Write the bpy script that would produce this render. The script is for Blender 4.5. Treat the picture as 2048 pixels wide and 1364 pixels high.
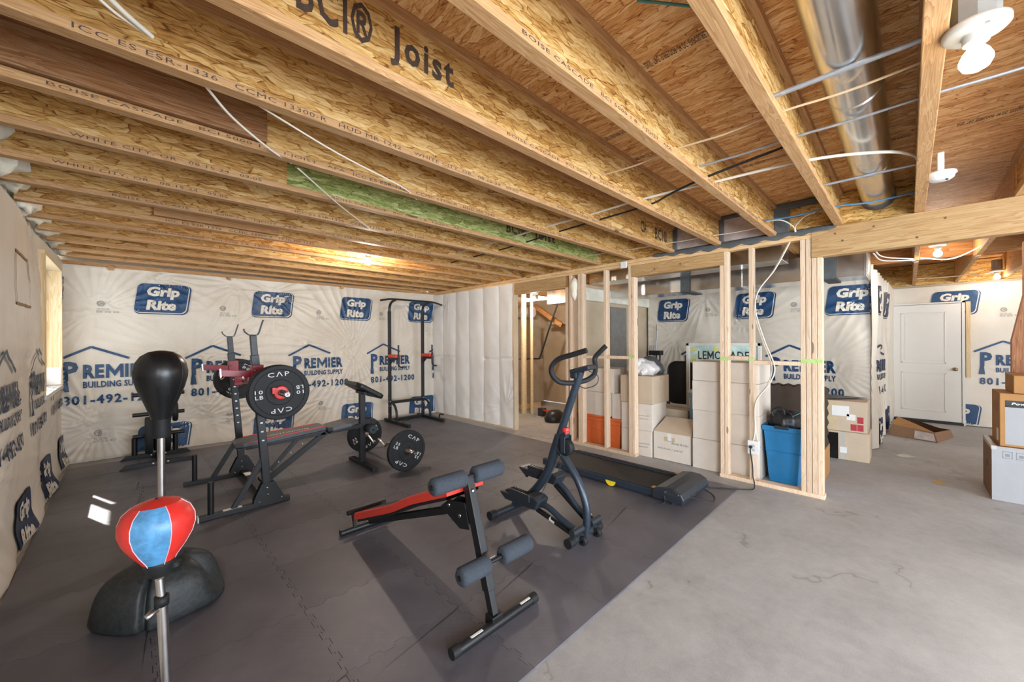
import bpy, bmesh, math, random
import numpy as np
from mathutils import Vector, Matrix
for o in list(bpy.data.objects): bpy.data.objects.remove(o)
R = math.radians; PI = math.pi
S = bpy.context.scene
COL = S.collection
rnd = random.Random(7)

# ------------------------------------------------------------------ camera
cd = bpy.data.cameras.new('camera'); cam = bpy.data.objects.new('camera', cd); COL.objects.link(cam)
cd.sensor_width = 36; cd.lens = 780 / 2048 * 36; cd.clip_start = .02
cam.matrix_world = (Matrix.Translation((0, 0, 1.44)) @ Matrix.Rotation(R(-44.53), 4, 'Z')
                    @ Matrix.Rotation(R(90), 4, 'X') @ Matrix.Rotation(R(-.3), 4, 'Z'))
S.camera = cam
# ------------------------------------------------------------------ world, sun, daylight
S.view_settings.view_transform = 'Standard'; S.view_settings.look = 'None'
S.view_settings.gamma = 1; S.view_settings.use_curve_mapping = False
S.view_settings.exposure = 0.35
W = bpy.data.worlds.new('world'); S.world = W; W.use_nodes = True
bg = W.node_tree.nodes['Background']; bg.inputs[0].default_value = (.76, .88, 1, 1); bg.inputs[1].default_value = 3.2
sl = bpy.data.lights.new('sun', 'SUN'); so = bpy.data.objects.new('sun', sl); COL.objects.link(so)
sl.energy = 22; sl.angle = R(.6); sl.color = (1, .95, .86)
so.rotation_euler = Vector((.303, -.82, -1.0)).to_track_quat('-Z', 'Y').to_euler()
def area(name, loc, to, sx, sy, e, color=(1, .97, .93)):
    l = bpy.data.lights.new(name, 'AREA'); l.shape = 'RECTANGLE'; l.size = sx; l.size_y = sy; l.energy = e; l.color = color
    o = bpy.data.objects.new(name, l); COL.objects.link(o); o.location = loc
    o.rotation_euler = (Vector(to) - Vector(loc)).to_track_quat('-Z', 'Y').to_euler()
    return o
area('patio_daylight', (2.2, -3.72, 1.15), (2.2, 5, .9), 3.4, 2.1, 215, (.80, .90, 1))
area('side_window_daylight', (-.72, -1.8, 1.6), (4, -.9, 1.2), 1.5, 1.2, 190, (.80, .90, 1))
area('rear_window_daylight', (7.4, -3.72, 1.5), (7.4, 5, 1.2), 1.6, 1.2, 25, (.80, .90, 1))

# ------------------------------------------------------------------ helpers
def srgb(r, g, b):
    f = lambda c: (c / 255 / 12.92) if c / 255 <= .04045 else ((c / 255 + .055) / 1.055) ** 2.4
    return (f(r), f(g), f(b), 1)
def setp(o, label=None, cat=None, group=None, kind=None):
    if label: o['label'] = label
    if cat: o['category'] = cat
    if group: o['group'] = group
    if kind: o['kind'] = kind
    return o
def thing(name, label, cat, loc=(0, 0, 0), group=None):
    o = bpy.data.objects.new(name, None); COL.objects.link(o); o.location = loc; o.empty_display_size = .1
    return setp(o, label, cat, group)
def wloc(o):
    v = Vector((0, 0, 0))
    while o: v += o.location; o = o.parent
    return v
def copy_tree(o, parent=None):
    c = o.copy(); COL.objects.link(c); c.parent = parent
    for ch in list(o.children): copy_tree(ch, c)
    return c
class MB:
    """collects shapes in world coordinates; build() links them as one mesh object"""
    def __init__(s): s.v = []; s.f = []; s.sm = []
    def add(s, vs, fs, smooth=False):
        n = len(s.v); s.v += [tuple(v) for v in vs]; s.f += [tuple(i + n for i in f) for f in fs]; s.sm += [smooth] * len(fs); return s
    def box(s, c, d, rot=None):
        x, y, z = d[0] / 2, d[1] / 2, d[2] / 2
        P = [Vector(p) for p in ((-x,-y,-z),(x,-y,-z),(x,y,-z),(-x,y,-z),(-x,-y,z),(x,-y,z),(x,y,z),(-x,y,z))]
        if rot is not None: P = [rot @ p for p in P]
        c = Vector(c); return s.add([p + c for p in P], [(0,3,2,1),(4,5,6,7),(0,1,5,4),(1,2,6,5),(2,3,7,6),(3,0,4,7)])
    def bb(s, x0, x1, y0, y1, z0, z1):
        return s.box(((x0+x1)/2, (y0+y1)/2, (z0+z1)/2), (abs(x1-x0), abs(y1-y0), abs(z1-z0)))
    def bar(s, a, b, w, h, up=(0, 0, 1)):
        """rectangular bar from a to b; w across, h along up"""
        a, b = Vector(a), Vector(b); d = (b - a); L = d.length; d.normalize(); u = Vector(up)
        if abs(d.dot(u)) > .99: u = Vector((1, 0, 0))
        x = d.cross(u).normalized(); u = x.cross(d).normalized()
        M = Matrix((x, d, u)).transposed()
        return s.box((a + b) / 2, (w, L, h), M)
    def tube(s, pts, r, n=10, cap=True, smooth=True):
        pts = [Vector(p) for p in pts]; m = len(pts); rr = r if hasattr(r, '__len__') else [r] * m
        vs = []; fs = []; x = None
        for i, p in enumerate(pts):
            t = (pts[min(i + 1, m - 1)] - pts[max(i - 1, 0)]).normalized()
            if x is None:
                x = t.cross(Vector((0, 0, 1)) if abs(t.z) < .9 else Vector((1, 0, 0))).normalized()
            else: x = (x - t * x.dot(t)).normalized()
            y = t.cross(x)
            vs += [p + (x * math.cos(2*PI*k/n) + y * math.sin(2*PI*k/n)) * rr[i] for k in range(n)]
        for i in range(m - 1):
            fs += [(i*n+k, i*n+(k+1) % n, (i+1)*n+(k+1) % n, (i+1)*n+k) for k in range(n)]
        s.add(vs, fs, smooth)
        if cap:
            s.add(vs[:n], [tuple(range(n))[::-1]]); s.add(vs[-n:], [tuple(range(n))])
        return s
    def cyl(s, a, b, r, n=20, r2=None): return s.tube([a, b], [r, r if r2 is None else r2], n)
    def lathe(s, o, axis, prof, n=32, smooth=True, sq=1.0, arc=None):
        """prof: (radius, distance along axis)"""
        o = Vector(o); t = Vector(axis).normalized()
        x = t.cross(Vector((0, 0, 1)) if abs(t.z) < .9 else Vector((0, 1, 0))).normalized(); y = t.cross(x)
        vs = []; fs = []; a0, a1 = arc or (0, 2 * PI); full = arc is None; nn = n if full else n + 1
        for r, h in prof:
            vs += [o + t * h + (x * math.cos(a0+(a1-a0)*k/n) + y * math.sin(a0+(a1-a0)*k/n) * sq) * r for k in range(nn)]
        for i in range(len(prof) - 1):
            fs += [(i*nn+k, i*nn+(k+1) % nn, (i+1)*nn+(k+1) % nn, (i+1)*nn+k) for k in range(n)]
        return s.add(vs, fs, smooth)
    def prism(s, poly, fn, t0, t1):
        """poly: 2D points; fn(a,b,t) -> world"""
        n = len(poly); vs = [fn(a, b, t0) for a, b in poly] + [fn(a, b, t1) for a, b in poly]
        return s.add(vs, [tuple(range(n))[::-1], tuple(range(n, 2*n))] + [(i, (i+1) % n, n+(i+1) % n, n+i) for i in range(n)])
    def build(s, name, mat, parent=None, bevel=0, seg=2, sub=0, kind=None, mats=None, mi=None, weld=False):
        me = bpy.data.meshes.new(name); off = wloc(parent) if parent else Vector((0, 0, 0))
        me.from_pydata([tuple(Vector(v) - off) for v in s.v], [], s.f)
        me.polygons.foreach_set('use_smooth', s.sm)
        me.validate()
        bm = bmesh.new(); bm.from_mesh(me)
        if weld: bmesh.ops.remove_doubles(bm, verts=bm.verts, dist=1e-5)
        bmesh.ops.recalc_face_normals(bm, faces=bm.faces); bm.to_mesh(me); bm.free()
        for m in ([mat] + (mats or [])): me.materials.append(MAT(m))
        if mi: me.polygons.foreach_set('material_index', mi)
        me.update()
        o = bpy.data.objects.new(name, me); COL.objects.link(o); o.parent = parent
        if bevel:
            b = o.modifiers.new('bevel', 'BEVEL'); b.width = bevel; b.segments = seg; b.limit_method = 'ANGLE'; b.angle_limit = R(40)
        if sub:
            b = o.modifiers.new('sub', 'SUBSURF'); b.levels = sub; b.render_levels = sub
        if kind: o['kind'] = kind
        return o
def spline(pts, n=8):
    """Catmull-Rom through pts"""
    P = [Vector(p) for p in pts]; P = [P[0] * 2 - P[1]] + P + [P[-1] * 2 - P[-2]]; out = []
    for i in range(1, len(P) - 2):
        for k in range(n):
            t = k / n; a, b, c, d = P[i-1:i+3]
            out.append(.5 * ((2*b) + (c-a)*t + (2*a-5*b+4*c-d)*t*t + (3*b-a-3*c+d)*t**3))
    return out + [P[-2]]

# ------------------------------------------------------------------ materials
_M = {}; MDEF = {}
def MAT(n):
    if n not in _M: _M[n] = MDEF[n](n)
    return _M[n]
class NT:
    def __init__(s, name):
        s.m = bpy.data.materials.new(name); s.m.use_nodes = True; s.t = s.m.node_tree; s.p = s.t.nodes['Principled BSDF']
    def n(s, ty, **kw):
        o = s.t.nodes.new(ty)
        for k, v in kw.items():
            if k[0] == 'i' and k[1:].isdigit(): s.set(o.inputs[int(k[1:])], v)
            else: setattr(o, k, v)
        return o
    def set(s, inp, v):
        if hasattr(v, 'is_linked'): s.t.links.new(v, inp)
        else: inp.default_value = v
    def pos(s, sc=(1, 1, 1), rot=(0, 0, 0), obj=False):
        src = s.n('ShaderNodeTexCoord').outputs['Object'] if obj else s.n('ShaderNodeNewGeometry').outputs['Position']
        mp = s.n('ShaderNodeMapping', i0=src); mp.inputs['Rotation'].default_value = rot; mp.inputs['Scale'].default_value = sc
        return mp.outputs[0]
    def noise(s, vec, scale=5, detail=4, rough=.6, dist=0):
        o = s.n('ShaderNodeTexNoise', i0=vec); o.inputs['Scale'].default_value = scale; o.inputs['Detail'].default_value = detail
        o.inputs['Roughness'].default_value = rough; o.inputs['Distortion'].default_value = dist; return o.outputs[0]
    def ramp(s, fac, stops, interp='LINEAR'):
        o = s.n('ShaderNodeValToRGB', i0=fac); cr = o.color_ramp; cr.interpolation = interp
        while len(cr.elements) < len(stops): cr.elements.new(.5)
        for e, (p, c) in zip(cr.elements, stops): e.position = p; e.color = c if hasattr(c, '__len__') else (c, c, c, 1)
        return o.outputs[0]
    def math(s, op, a, b=0.0): return s.n('ShaderNodeMath', operation=op, i0=a, i1=b).outputs[0]
    def mix(s, f, a, b, bt='MIX'):
        o = s.n('ShaderNodeMix', data_type='RGBA', blend_type=bt); s.set(o.inputs[0], f); s.set(o.inputs[6], a); s.set(o.inputs[7], b); return o.outputs[2]
    def bump(s, h, st=.3, d=.01):
        o = s.n('ShaderNodeBump'); o.inputs['Strength'].default_value = st; o.inputs['Distance'].default_value = d; s.set(o.inputs['Height'], h)
        s.set(s.p.inputs['Normal'], o.outputs[0])
    def out(s, color, rough=.6, metal=0, spec=.5, coat=0):
        s.set(s.p.inputs['Base Color'], color); s.set(s.p.inputs['Roughness'], rough); s.p.inputs['Metallic'].default_value = metal
        s.p.inputs['Specular IOR Level'].default_value = spec; s.p.inputs['Coat Weight'].default_value = coat; return s.m
def plain(c, rough=.5, metal=0, spec=.5, var=.12, scale=25, bump=0, coat=0):
    def f(name):
        t = NT(name); nz = t.noise(t.pos(obj=True), scale, 5)
        col = t.mix(t.ramp(nz, [(.3, 0.0), (.7, 1.0)]), tuple(x * (1 - var) for x in c[:3]) + (1,), tuple(min(1, x * (1 + var)) for x in c[:3]) + (1,))
        if bump: t.bump(nz, bump, .004)
        return t.out(col, t.ramp(nz, [(.2, max(0, rough - .06)), (.8, min(1, rough + .06))]), metal, spec, coat)
    return f
def glow(c, e):
    def f(name):
        t = NT(name); t.p.inputs['Emission Color'].default_value = c; t.p.inputs['Emission Strength'].default_value = e
        return t.out(c, .4)
    return f
def osb(c0, c1, c2, c3, plane='xz', sc=1.0, stretch=(8, 46), spread=1.5, gap=.25):
    """oriented strand board: overlapping layers of long flakes at different angles"""
    def f(name):
        t = NT(name)
        g = t.n('ShaderNodeNewGeometry').outputs['Position']; sp = t.n('ShaderNodeSeparateXYZ', i0=g)
        x, y, z = sp.outputs
        a, b, c = (x, z, y) if plane == 'xz' else (y, x, z) if plane == 'yx' else (y, z, x)
        base = t.n('ShaderNodeCombineXYZ', i0=t.math('ADD', a, t.math('MULTIPLY', c, 7.3)), i1=t.math('ADD', b, t.math('MULTIPLY', c, 2.9))).outputs[0]
        wob = t.n('ShaderNodeTexNoise', noise_dimensions='2D', i0=base); wob.inputs['Scale'].default_value = 9; wob.inputs['Detail'].default_value = 3
        wv = t.n('ShaderNodeVectorMath', operation='MULTIPLY_ADD', i0=wob.outputs['Color'], i1=(.03, .03, 0), i2=base).outputs[0]
        val = None
        for i, ang in enumerate((.15, -1.0, .75, -.35)):
            mp = t.n('ShaderNodeMapping', i0=wv); mp.inputs['Rotation'].default_value = (0, 0, ang * spread)
            k = (1, 1.25, .8, 1.5, .65)[i] * sc
            mp.inputs['Scale'].default_value = (stretch[0] * k, stretch[1] * k, 1); mp.inputs['Location'].default_value = (i * 3.1, i * 1.7, 0)
            vo = t.n('ShaderNodeTexVoronoi', voronoi_dimensions='2D', i0=mp.outputs[0]); vo.inputs['Scale'].default_value = 1
            cs = t.n('ShaderNodeSeparateColor', i0=vo.outputs['Color'])
            grain = t.n('ShaderNodeTexNoise', noise_dimensions='2D', i0=mp.outputs[0]); grain.inputs['Scale'].default_value = 3.2; grain.inputs['Detail'].default_value = 3
            ed = t.n('ShaderNodeTexVoronoi', voronoi_dimensions='2D', i0=mp.outputs[0], feature='DISTANCE_TO_EDGE'); ed.inputs['Scale'].default_value = 1
            v = t.math('ADD', t.math('MULTIPLY', cs.outputs[0], .5), t.math('MULTIPLY', t.math('SUBTRACT', grain.outputs[0], .22), .85))
            v = t.math('SUBTRACT', v, t.ramp(ed.outputs[0], [(0.0, .42), (.07, 0.0)]))
            val = v if val is None else t.mix(t.math('GREATER_THAN', cs.outputs[1], .5), val, v)
        big = t.noise(base, 1.3, 2)
        val = t.math('ADD', t.n('ShaderNodeSeparateColor', i0=val).outputs[0], t.math('MULTIPLY', t.math('SUBTRACT', big, .5), .35))
        col = t.ramp(val, [(.0, c0), (gap, c1), (.52, c2), (.9, c3)])
        t.bump(val, .35, .006)
        return t.out(col, .62, 0, .3)
    return f
def lumber(c0, c1, c2, axis='z', obj=False, knots=True, ring=1.0):
    def f(name):
        t = NT(name); sc = {'x': (1.2, 22, 22), 'y': (22, 1.2, 22), 'z': (22, 22, 1.2)}[axis]
        oi = t.n('ShaderNodeObjectInfo').outputs['Random']
        sh = t.n('ShaderNodeVectorMath', operation='MULTIPLY_ADD', i0=t.n('ShaderNodeCombineXYZ', i0=oi, i1=oi, i2=oi).outputs[0], i1=(13, 17, 19), i2=t.pos()).outputs[0]
        mp = t.n('ShaderNodeMapping', i0=sh); mp.inputs['Scale'].default_value = sc
        n1 = t.noise(mp.outputs[0], 1.0 * ring, 3, .5, 1.2); n2 = t.noise(mp.outputs[0], 7, 3, .7)
        w = t.math('FRACT', t.math('MULTIPLY', n1, 9))
        v = t.math('ADD', t.math('MULTIPLY', w, .5), t.math('MULTIPLY', n2, .55))
        col = t.ramp(v, [(.15, c0), (.5, c1), (.9, c2)])
        if knots:
            s2 = {'x': (2.2, 9, 9), 'y': (9, 2.2, 9), 'z': (9, 9, 2.2)}[axis]
            m2 = t.n('ShaderNodeMapping', i0=sh); m2.inputs['Scale'].default_value = s2
            vo = t.n('ShaderNodeTexVoronoi', i0=m2.outputs[0]); vo.inputs['Scale'].default_value = 1
            kf = t.math('MULTIPLY', t.math('LESS_THAN', vo.outputs['Distance'], .12), t.math('GREATER_THAN', t.n('ShaderNodeSeparateColor', i0=vo.outputs['Color']).outputs[0], .55))
            col = t.mix(t.math('MULTIPLY', kf, .75), col, tuple(x * .28 for x in c0[:3]) + (1,))
        tint = t.ramp(oi, [(0.0, .86), (1.0, 1.08)])
        col = t.mix(1.0, col, tint, 'MULTIPLY')
        t.bump(v, .12, .002)
        return t.out(col, .6, 0, .3)
    return f
def poly_film(c, c2):
    def f(name):
        t = NT(name); nz = t.noise(t.pos(), 2.2, 4); fine = t.noise(t.pos((1, 1, 1)), 70, 3)
        col = t.mix(t.ramp(nz, [(.3, 0.0), (.75, 1.0)]), c, c2); t.bump(fine, .06, .002)
        return t.out(col, .42, 0, .45)
    return f
MDEF.update(
    osb_web=osb(srgb(118,74,30), srgb(176,126,62), srgb(208,164,98), srgb(232,200,144), 'xz', .72),
    osb_green=osb(srgb(84,92,44), srgb(132,142,72), srgb(168,174,104), srgb(208,208,152), 'xz'),
    osb_rim=osb(srgb(120,76,30), srgb(176,126,58), srgb(212,168,96), srgb(232,200,140), 'yz'),
    osb_deck=osb(srgb(138,82,42), srgb(198,138,78), srgb(224,174,114), srgb(242,210,162), 'yx', .95, (7, 34), .5, .22),
    flange=lumber(srgb(160,114,70), srgb(190,145,98), srgb(210,170,124), 'x', knots=True),
    stained_board=lumber(srgb(100,66,40), srgb(146,98,58), srgb(166,134,102), 'x'),
    stud=lumber(srgb(204,168,132), srgb(222,194,164), srgb(234,212,190), 'z'),
    plate_wood=lumber(srgb(190,146,96), srgb(216,176,126), srgb(232,202,160), 'y'),
    beam_wood=lumber(srgb(160,120,74), srgb(184,146,98), srgb(200,168,122), 'y', ring=.6),
    joist_wood=lumber(srgb(156,104,56), srgb(190,140,84), srgb(214,170,116), 'x', ring=.6),
    board_wood=lumber(srgb(130,82,42), srgb(164,112,62), srgb(190,142,90), 'y', ring=.6),
    jamb_wood=lumber(srgb(206,172,122), srgb(228,200,156), srgb(240,220,184), 'z', ring=.5),
    dark_post=lumber(srgb(110,66,38), srgb(150,98,62), srgb(176,128,92), 'z'),
    film=poly_film(srgb(214,203,186), srgb(229,220,206)),
    film_white=poly_film(srgb(232,228,222), srgb(244,242,238)),
    film_tan=poly_film(srgb(196,174,144), srgb(218,200,174)),
    print_blue=plain(srgb(26,66,106), .45, var=.25, scale=9),
    print_navy=plain(srgb(30,46,74), .45, var=.25, scale=9),
    print_grey=plain(srgb(150,144,136), .5),
    print_cream=plain(srgb(224,215,200), .42, var=.03),
    ink=plain(srgb(74,58,48), .7, var=.3, scale=60),
    ink_brown=plain(srgb(108,78,44), .7, var=.3, scale=60),
    ink_faint=plain(srgb(150,118,84), .7),
    white_print=plain(srgb(226,226,226), .5, var=.03),
    grey_print=plain(srgb(120,124,128), .5, var=.03),
    insul=plain(srgb(242,236,218), .95, 0, .1, .1, 14, .8),
    concrete_wall=plain(srgb(138,134,128), .8, 0, .2, .15, 8, .2),
    steel_black=plain(srgb(26,27,29), .42, 0, .5, .2, 30),
    rubber=plain(srgb(30,31,33), .62, 0, .4, .2, 40, .08),
    rubber_rough=plain(srgb(38,40,41), .75, 0, .35, .35, 90, .5),
    plastic_black=plain(srgb(46,49,50), .5, 0, .45, .45, 45, .5),
    plastic_dark=plain(srgb(44,49,55), .38, 0, .5, .1),
    slate_steel=plain(srgb(56,66,78), .34, .35, .5, .1),
    vinyl_black=plain(srgb(30,31,33), .36, 0, .5, .15, 50, .06),
    vinyl_grey=plain(srgb(86,88,92), .42, 0, .5, .1, 50, .06),
    foam=plain(srgb(66,72,80), .9, 0, .2, .14, 90, .5),
    red_paint=plain(srgb(158,22,40), .35, 0, .5, .1),
    red_plastic=plain(srgb(214,52,46), .4),
    red_vinyl=plain(srgb(222,66,50), .4, 0, .5, .06),
    red_leather=plain(srgb(222,52,46), .36, 0, .5, .07, 40, .08),
    blue_leather=plain(srgb(86,148,196), .34, 0, .5, .3, 36, .3),
    grey_leather=plain(srgb(108,112,118), .4),
    piping=plain(srgb(232,190,196), .5),
    chrome=plain(srgb(200,200,202), .22, 1, .5, .05),
    steel=plain(srgb(168,168,170), .3, 1, .5, .1),
    galv=plain(srgb(222,222,220), .24, 1, .5, .1, 5),
    foil=plain(srgb(196,186,184), .4, .35, .5, .2, 12, .4),
    mastic=plain(srgb(92,94,95), .8, 0, .3, .15, 20, .5),
    cable_white=plain(srgb(226,216,200), .5, var=.04),
    cable_tan=plain(srgb(214,184,146), .5, var=.04),
    cable_silver=plain(srgb(176,180,186), .35, .5),
    cable_blue=plain(srgb(84,134,172), .5),
    cable_black=plain(srgb(36,36,38), .5),
    cable_teal=plain(srgb(72,140,140), .5),
    porcelain=plain(srgb(192,188,180), .3, var=.02),
    bulb=glow((1, .90, .72, 1), 9),
    white_paint=plain(srgb(224,220,212), .45, var=.02, scale=4),
    white_plastic=plain(srgb(228,228,226), .4, var=.02),
    card=plain(srgb(202,182,158), .8, 0, .2, .06, 6),
    card_pale=plain(srgb(222,211,198), .8, 0, .2, .05, 6),
    card_brown=plain(srgb(168,124,78), .8, 0, .2, .08, 6),
    card_dark=plain(srgb(140,108,84), .8, 0, .2, .08, 6),
    card_grey=plain(srgb(160,160,162), .6, 0, .3, .04, 6),
    tape=plain(srgb(206,184,150), .25, 0, .5, .05),
    tape_black=plain(srgb(24,24,26), .2, 0, .5, .3),
    tape_clear=plain(srgb(190,186,180), .2, 0, .5, .05),
    label_white=plain(srgb(232,230,226), .6, var=.02),
    label_red=plain(srgb(176,50,62), .6),
    orange_plastic=plain(srgb(224,112,58), .4, 0, .5, .06),
    bin_grey=plain(srgb(206,200,190), .45, 0, .4, .05),
    blue_plastic=plain(srgb(38,122,176), .42, 0, .5, .1, 10),
    blue_pale=plain(srgb(140,178,204), .4, 0, .5, .08),
    brown_foam=plain(srgb(74,62,54), .8, 0, .3, .12),
    bag_plastic=plain(srgb(222,218,216), .3, 0, .5, .1, 12, .5),
    bag_black=plain(srgb(28,28,31), .4, 0, .5, .3, 20, .4),
    yellow=plain(srgb(240,212,40), .5),
    gold=plain(srgb(206,168,92), .4),
    green_mark=plain(srgb(176,206,124), .7, var=.2, scale=40),
    copper=plain(srgb(150,96,66), .4, .6),
    sign_paint=plain(srgb(196,222,214), .7, 0, .3, .3, 8),
    lemon_yellow=plain(srgb(226,214,130), .7),
    paper=plain(srgb(200,160,90), .8),
    mesh_black=plain(srgb(22,22,24), .7),
    brass=plain(srgb(150,130,96), .3, 1),
    leather_black=plain(srgb(24,25,27), .33, 0, .55, .2, 60, .05),
    furnace=plain(srgb(178,166,150), .36, .55, .5, .15, 4),
    pvc=plain(srgb(222,200,160), .4),
)
def m_concrete(name):
    t = NT(name); p = t.pos(); a = t.noise(p, 1.1, 6, .6); b = t.noise(p, 12, 6, .7); c = t.noise(p, 140, 3, .6)
    v = t.math('ADD', t.math('MULTIPLY', a, .6), t.math('ADD', t.math('MULTIPLY', b, .28), t.math('MULTIPLY', c, .2)))
    col = t.ramp(v, [(.36, srgb(140,138,136)), (.55, srgb(166,164,162)), (.72, srgb(186,184,182))])
    wp = t.n('ShaderNodeVectorMath', operation='MULTIPLY_ADD', i0=t.n('ShaderNodeTexNoise', i0=p).outputs['Color'], i1=(.55, .55, 0), i2=p).outputs[0]
    vo = t.n('ShaderNodeTexVoronoi', i0=wp, feature='DISTANCE_TO_EDGE'); vo.inputs['Scale'].default_value = .55
    line = t.math('LESS_THAN', vo.outputs[0], .0035); ms = t.math('GREATER_THAN', t.noise(p, 1.7, 2), .54)
    halo = t.math('MULTIPLY', t.ramp(vo.outputs[0], [(0.0, .35), (.03, 0.0)]), ms)
    col = t.mix(t.math('ADD', t.math('MULTIPLY', t.math('MULTIPLY', line, ms), .35), t.math('MULTIPLY', halo, .45)), col, srgb(120,112,104))
    t.bump(b, .08, .004)
    return t.out(col, t.ramp(a, [(.3, .5), (.7, .68)]), 0, .35)
def m_mat(name):
    t = NT(name); p = t.pos(); a = t.noise(p, 1.4, 5, .6); b = t.noise(p, 9, 6, .7); d = t.noise(p, 3.3, 7, .75, 1.5)
    oi = t.n('ShaderNodeObjectInfo').outputs['Random']
    col = t.ramp(t.math('ADD', t.math('MULTIPLY', a, .7), t.math('MULTIPLY', b, .3)), [(.34, srgb(80,79,85)), (.55, srgb(99,97,104)), (.7, srgb(114,112,117))])
    col = t.mix(1.0, col, t.ramp(oi, [(0.0, .88), (1.0, 1.1)]), 'MULTIPLY')
    col = t.mix(t.math('MULTIPLY', t.ramp(d, [(.6, 0.0), (.78, 1.0)]), .3), col, srgb(150,144,138))
    w1 = t.n('ShaderNodeTexWave', i0=t.pos(rot=(0, 0, .78))); w1.inputs['Scale'].default_value = 60
    w2 = t.n('ShaderNodeTexWave', i0=t.pos(rot=(0, 0, -.78))); w2.inputs['Scale'].default_value = 60
    t.bump(t.math('ADD', w1.outputs[1], w2.outputs[1]), .12, .002)
    return t.out(col, t.ramp(b, [(.3, .36), (.7, .5)]), 0, .5)
MDEF['concrete'] = m_concrete; MDEF['mat'] = m_mat
def m_glass(name):
    t = NT(name); g = t.n('ShaderNodeBsdfGlossy'); g.inputs['Roughness'].default_value = .02; tr = t.n('ShaderNodeBsdfTransparent')
    mx = t.n('ShaderNodeMixShader', i0=.06); t.set(mx.inputs[1], tr.outputs[0]); t.set(mx.inputs[2], g.outputs[0])
    t.t.links.new(mx.outputs[0], t.t.nodes['Material Output'].inputs[0]); return t.m
MDEF['glass'] = m_glass

# ------------------------------------------------------------------ lettering (built-in font, turned into meshes)
TXT = {}
def letters(specs):
    """specs: key -> (string, bold offset, shear, spacing); unit cap height, centred"""
    obs = []
    for k, (st, off, shear, spc) in specs.items():
        c = bpy.data.curves.new('txt', 'FONT'); c.body = st; c.size = 1; c.offset = off; c.shear = shear; c.space_character = spc
        c.align_x = 'CENTER'; c.align_y = 'CENTER'; c.resolution_u = 2; c.fill_mode = 'FRONT'
        o = bpy.data.objects.new('txt', c); COL.objects.link(o); obs.append((k, o))
    dg = bpy.context.evaluated_depsgraph_get()
    for k, o in obs:
        me = bpy.data.meshes.new_from_object(o.evaluated_get(dg))
        v = np.array([w.co[:2] for w in me.vertices]); lo, hi = v.min(0), v.max(0)
        v = (v - (lo + hi) / 2) / (hi[1] - lo[1])
        TXT[k] = (v, [tuple(p.vertices) for p in me.polygons], (hi - lo)[0] / (hi - lo)[1])
        bpy.data.meshes.remove(me)
    for k, o in obs:
        c = o.data; bpy.data.objects.remove(o); bpy.data.curves.remove(c)
letters({'Grip': ('Grip', .05, .12, 1.0), 'Rite': ('Rite', .05, .12, 1.0), 'P': ('P', .045, 0, 1), 'RE': ('RE', .05, 0, 1.12), 'IER': ('IER', .05, 0, 1.12),
    'BUILDING SUPPLY': ('BUILDING SUPPLY', .032, 0, 1.06), '801': ('801-492-1200', .035, 0, 1.2), 'CAP': ('C\u039bP', .005, 0, 1.25), '10': ('10', .008, 0, 1.2),
    'LB': ('LB', .008, 0, 1.2), '25': ('25', .008, 0, 1.2), 'BCI': ('BCI\u00ae', .022, 0, 1.15), 'Joist': ('Joist', .03, 0, 1.2),
    'stamp1': ('BOISE CASCADE   BCI 5000 1.8   I-JOIST   APA', 0, 0, 1.1), 'stamp2': ('ICC ES ESR-1336   CCMC 13300-R   HUD MR 1242', 0, 0, 1.1),
    'stamp3': ('WHITE CITY, OR   08 15 24   09:05', 0, 0, 1.1), 'deck': ('23/32  T&G  SUBFLOOR  24 OC  EXPOSURE 1  SIZED FOR SPACING', .01, 0, 1),
    'LE': ('LE', .012, 0, 1.1), 'ONADE': ('ONADE', .012, 0, 1.1), 'power': ('PowerPlay', .02, .2, 1), 'epw1': ('ELECTRIC', .02, .15, 1), 'epw2': ('PRESSURE', .02, .15, 1), 'epw3': ('WASHER', .02, .15, 1),
    'csa': ('CSA', .02, 0, .8), 'lines': ('== == ==', 0, 0, 1), 'cont': ('CONTINUUM', .02, .2, 1.1), 'hand': ('Books & misc', 0, .25, .9), 'hand2': ('kitchen / pans', 0, .25, .9), 'thou': ('THOUSAND', .02, 0, 1)})
_mg = [(0,0),(.19,0),(.19,.62),(.5,.1),(.81,.62),(.81,0),(1,0),(1,1),(.81,1),(.5,.5),(.19,1),(0,1)]
def with_m(key, left, right, mw=1.3):   # the built-in M clogs when emboldened: use a drawn one
    (a, af, aw), (b, bf, bw) = TXT[left], TXT[right]; w = aw + bw + mw + .26; x0 = -w / 2; n = len(a)
    v = np.concatenate([a + [x0 + aw / 2, 0], np.array(_mg) * [mw, 1] + [x0 + aw + .13, -.5], b + [w / 2 - bw / 2, 0]])
    quads = [(0, 1, 2, 10, 11), (2, 3, 9, 10), (3, 4, 8, 9), (4, 5, 6, 7, 8)]
    TXT[key] = (v, list(af) + [tuple(n + k for k in q) for q in quads] + [tuple(k + n + 12 for k in f) for f in bf], w)
with_m('REMIER', 'RE', 'IER'); with_m('LEMONADE', 'LE', 'ONADE', 1.0)
def txt(mb, key, h, o, U, V, w=None, hole=None):
    """put lettering of cap height h at point o in the plane U,V"""
    v, f, asp = TXT[key]; sx = h if w is None else w / asp; o, U, V = Vector(o), Vector(U), Vector(V)
    return mb.add([o + U * (a * sx) + V * (b * h) for a, b in v], f)
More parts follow.
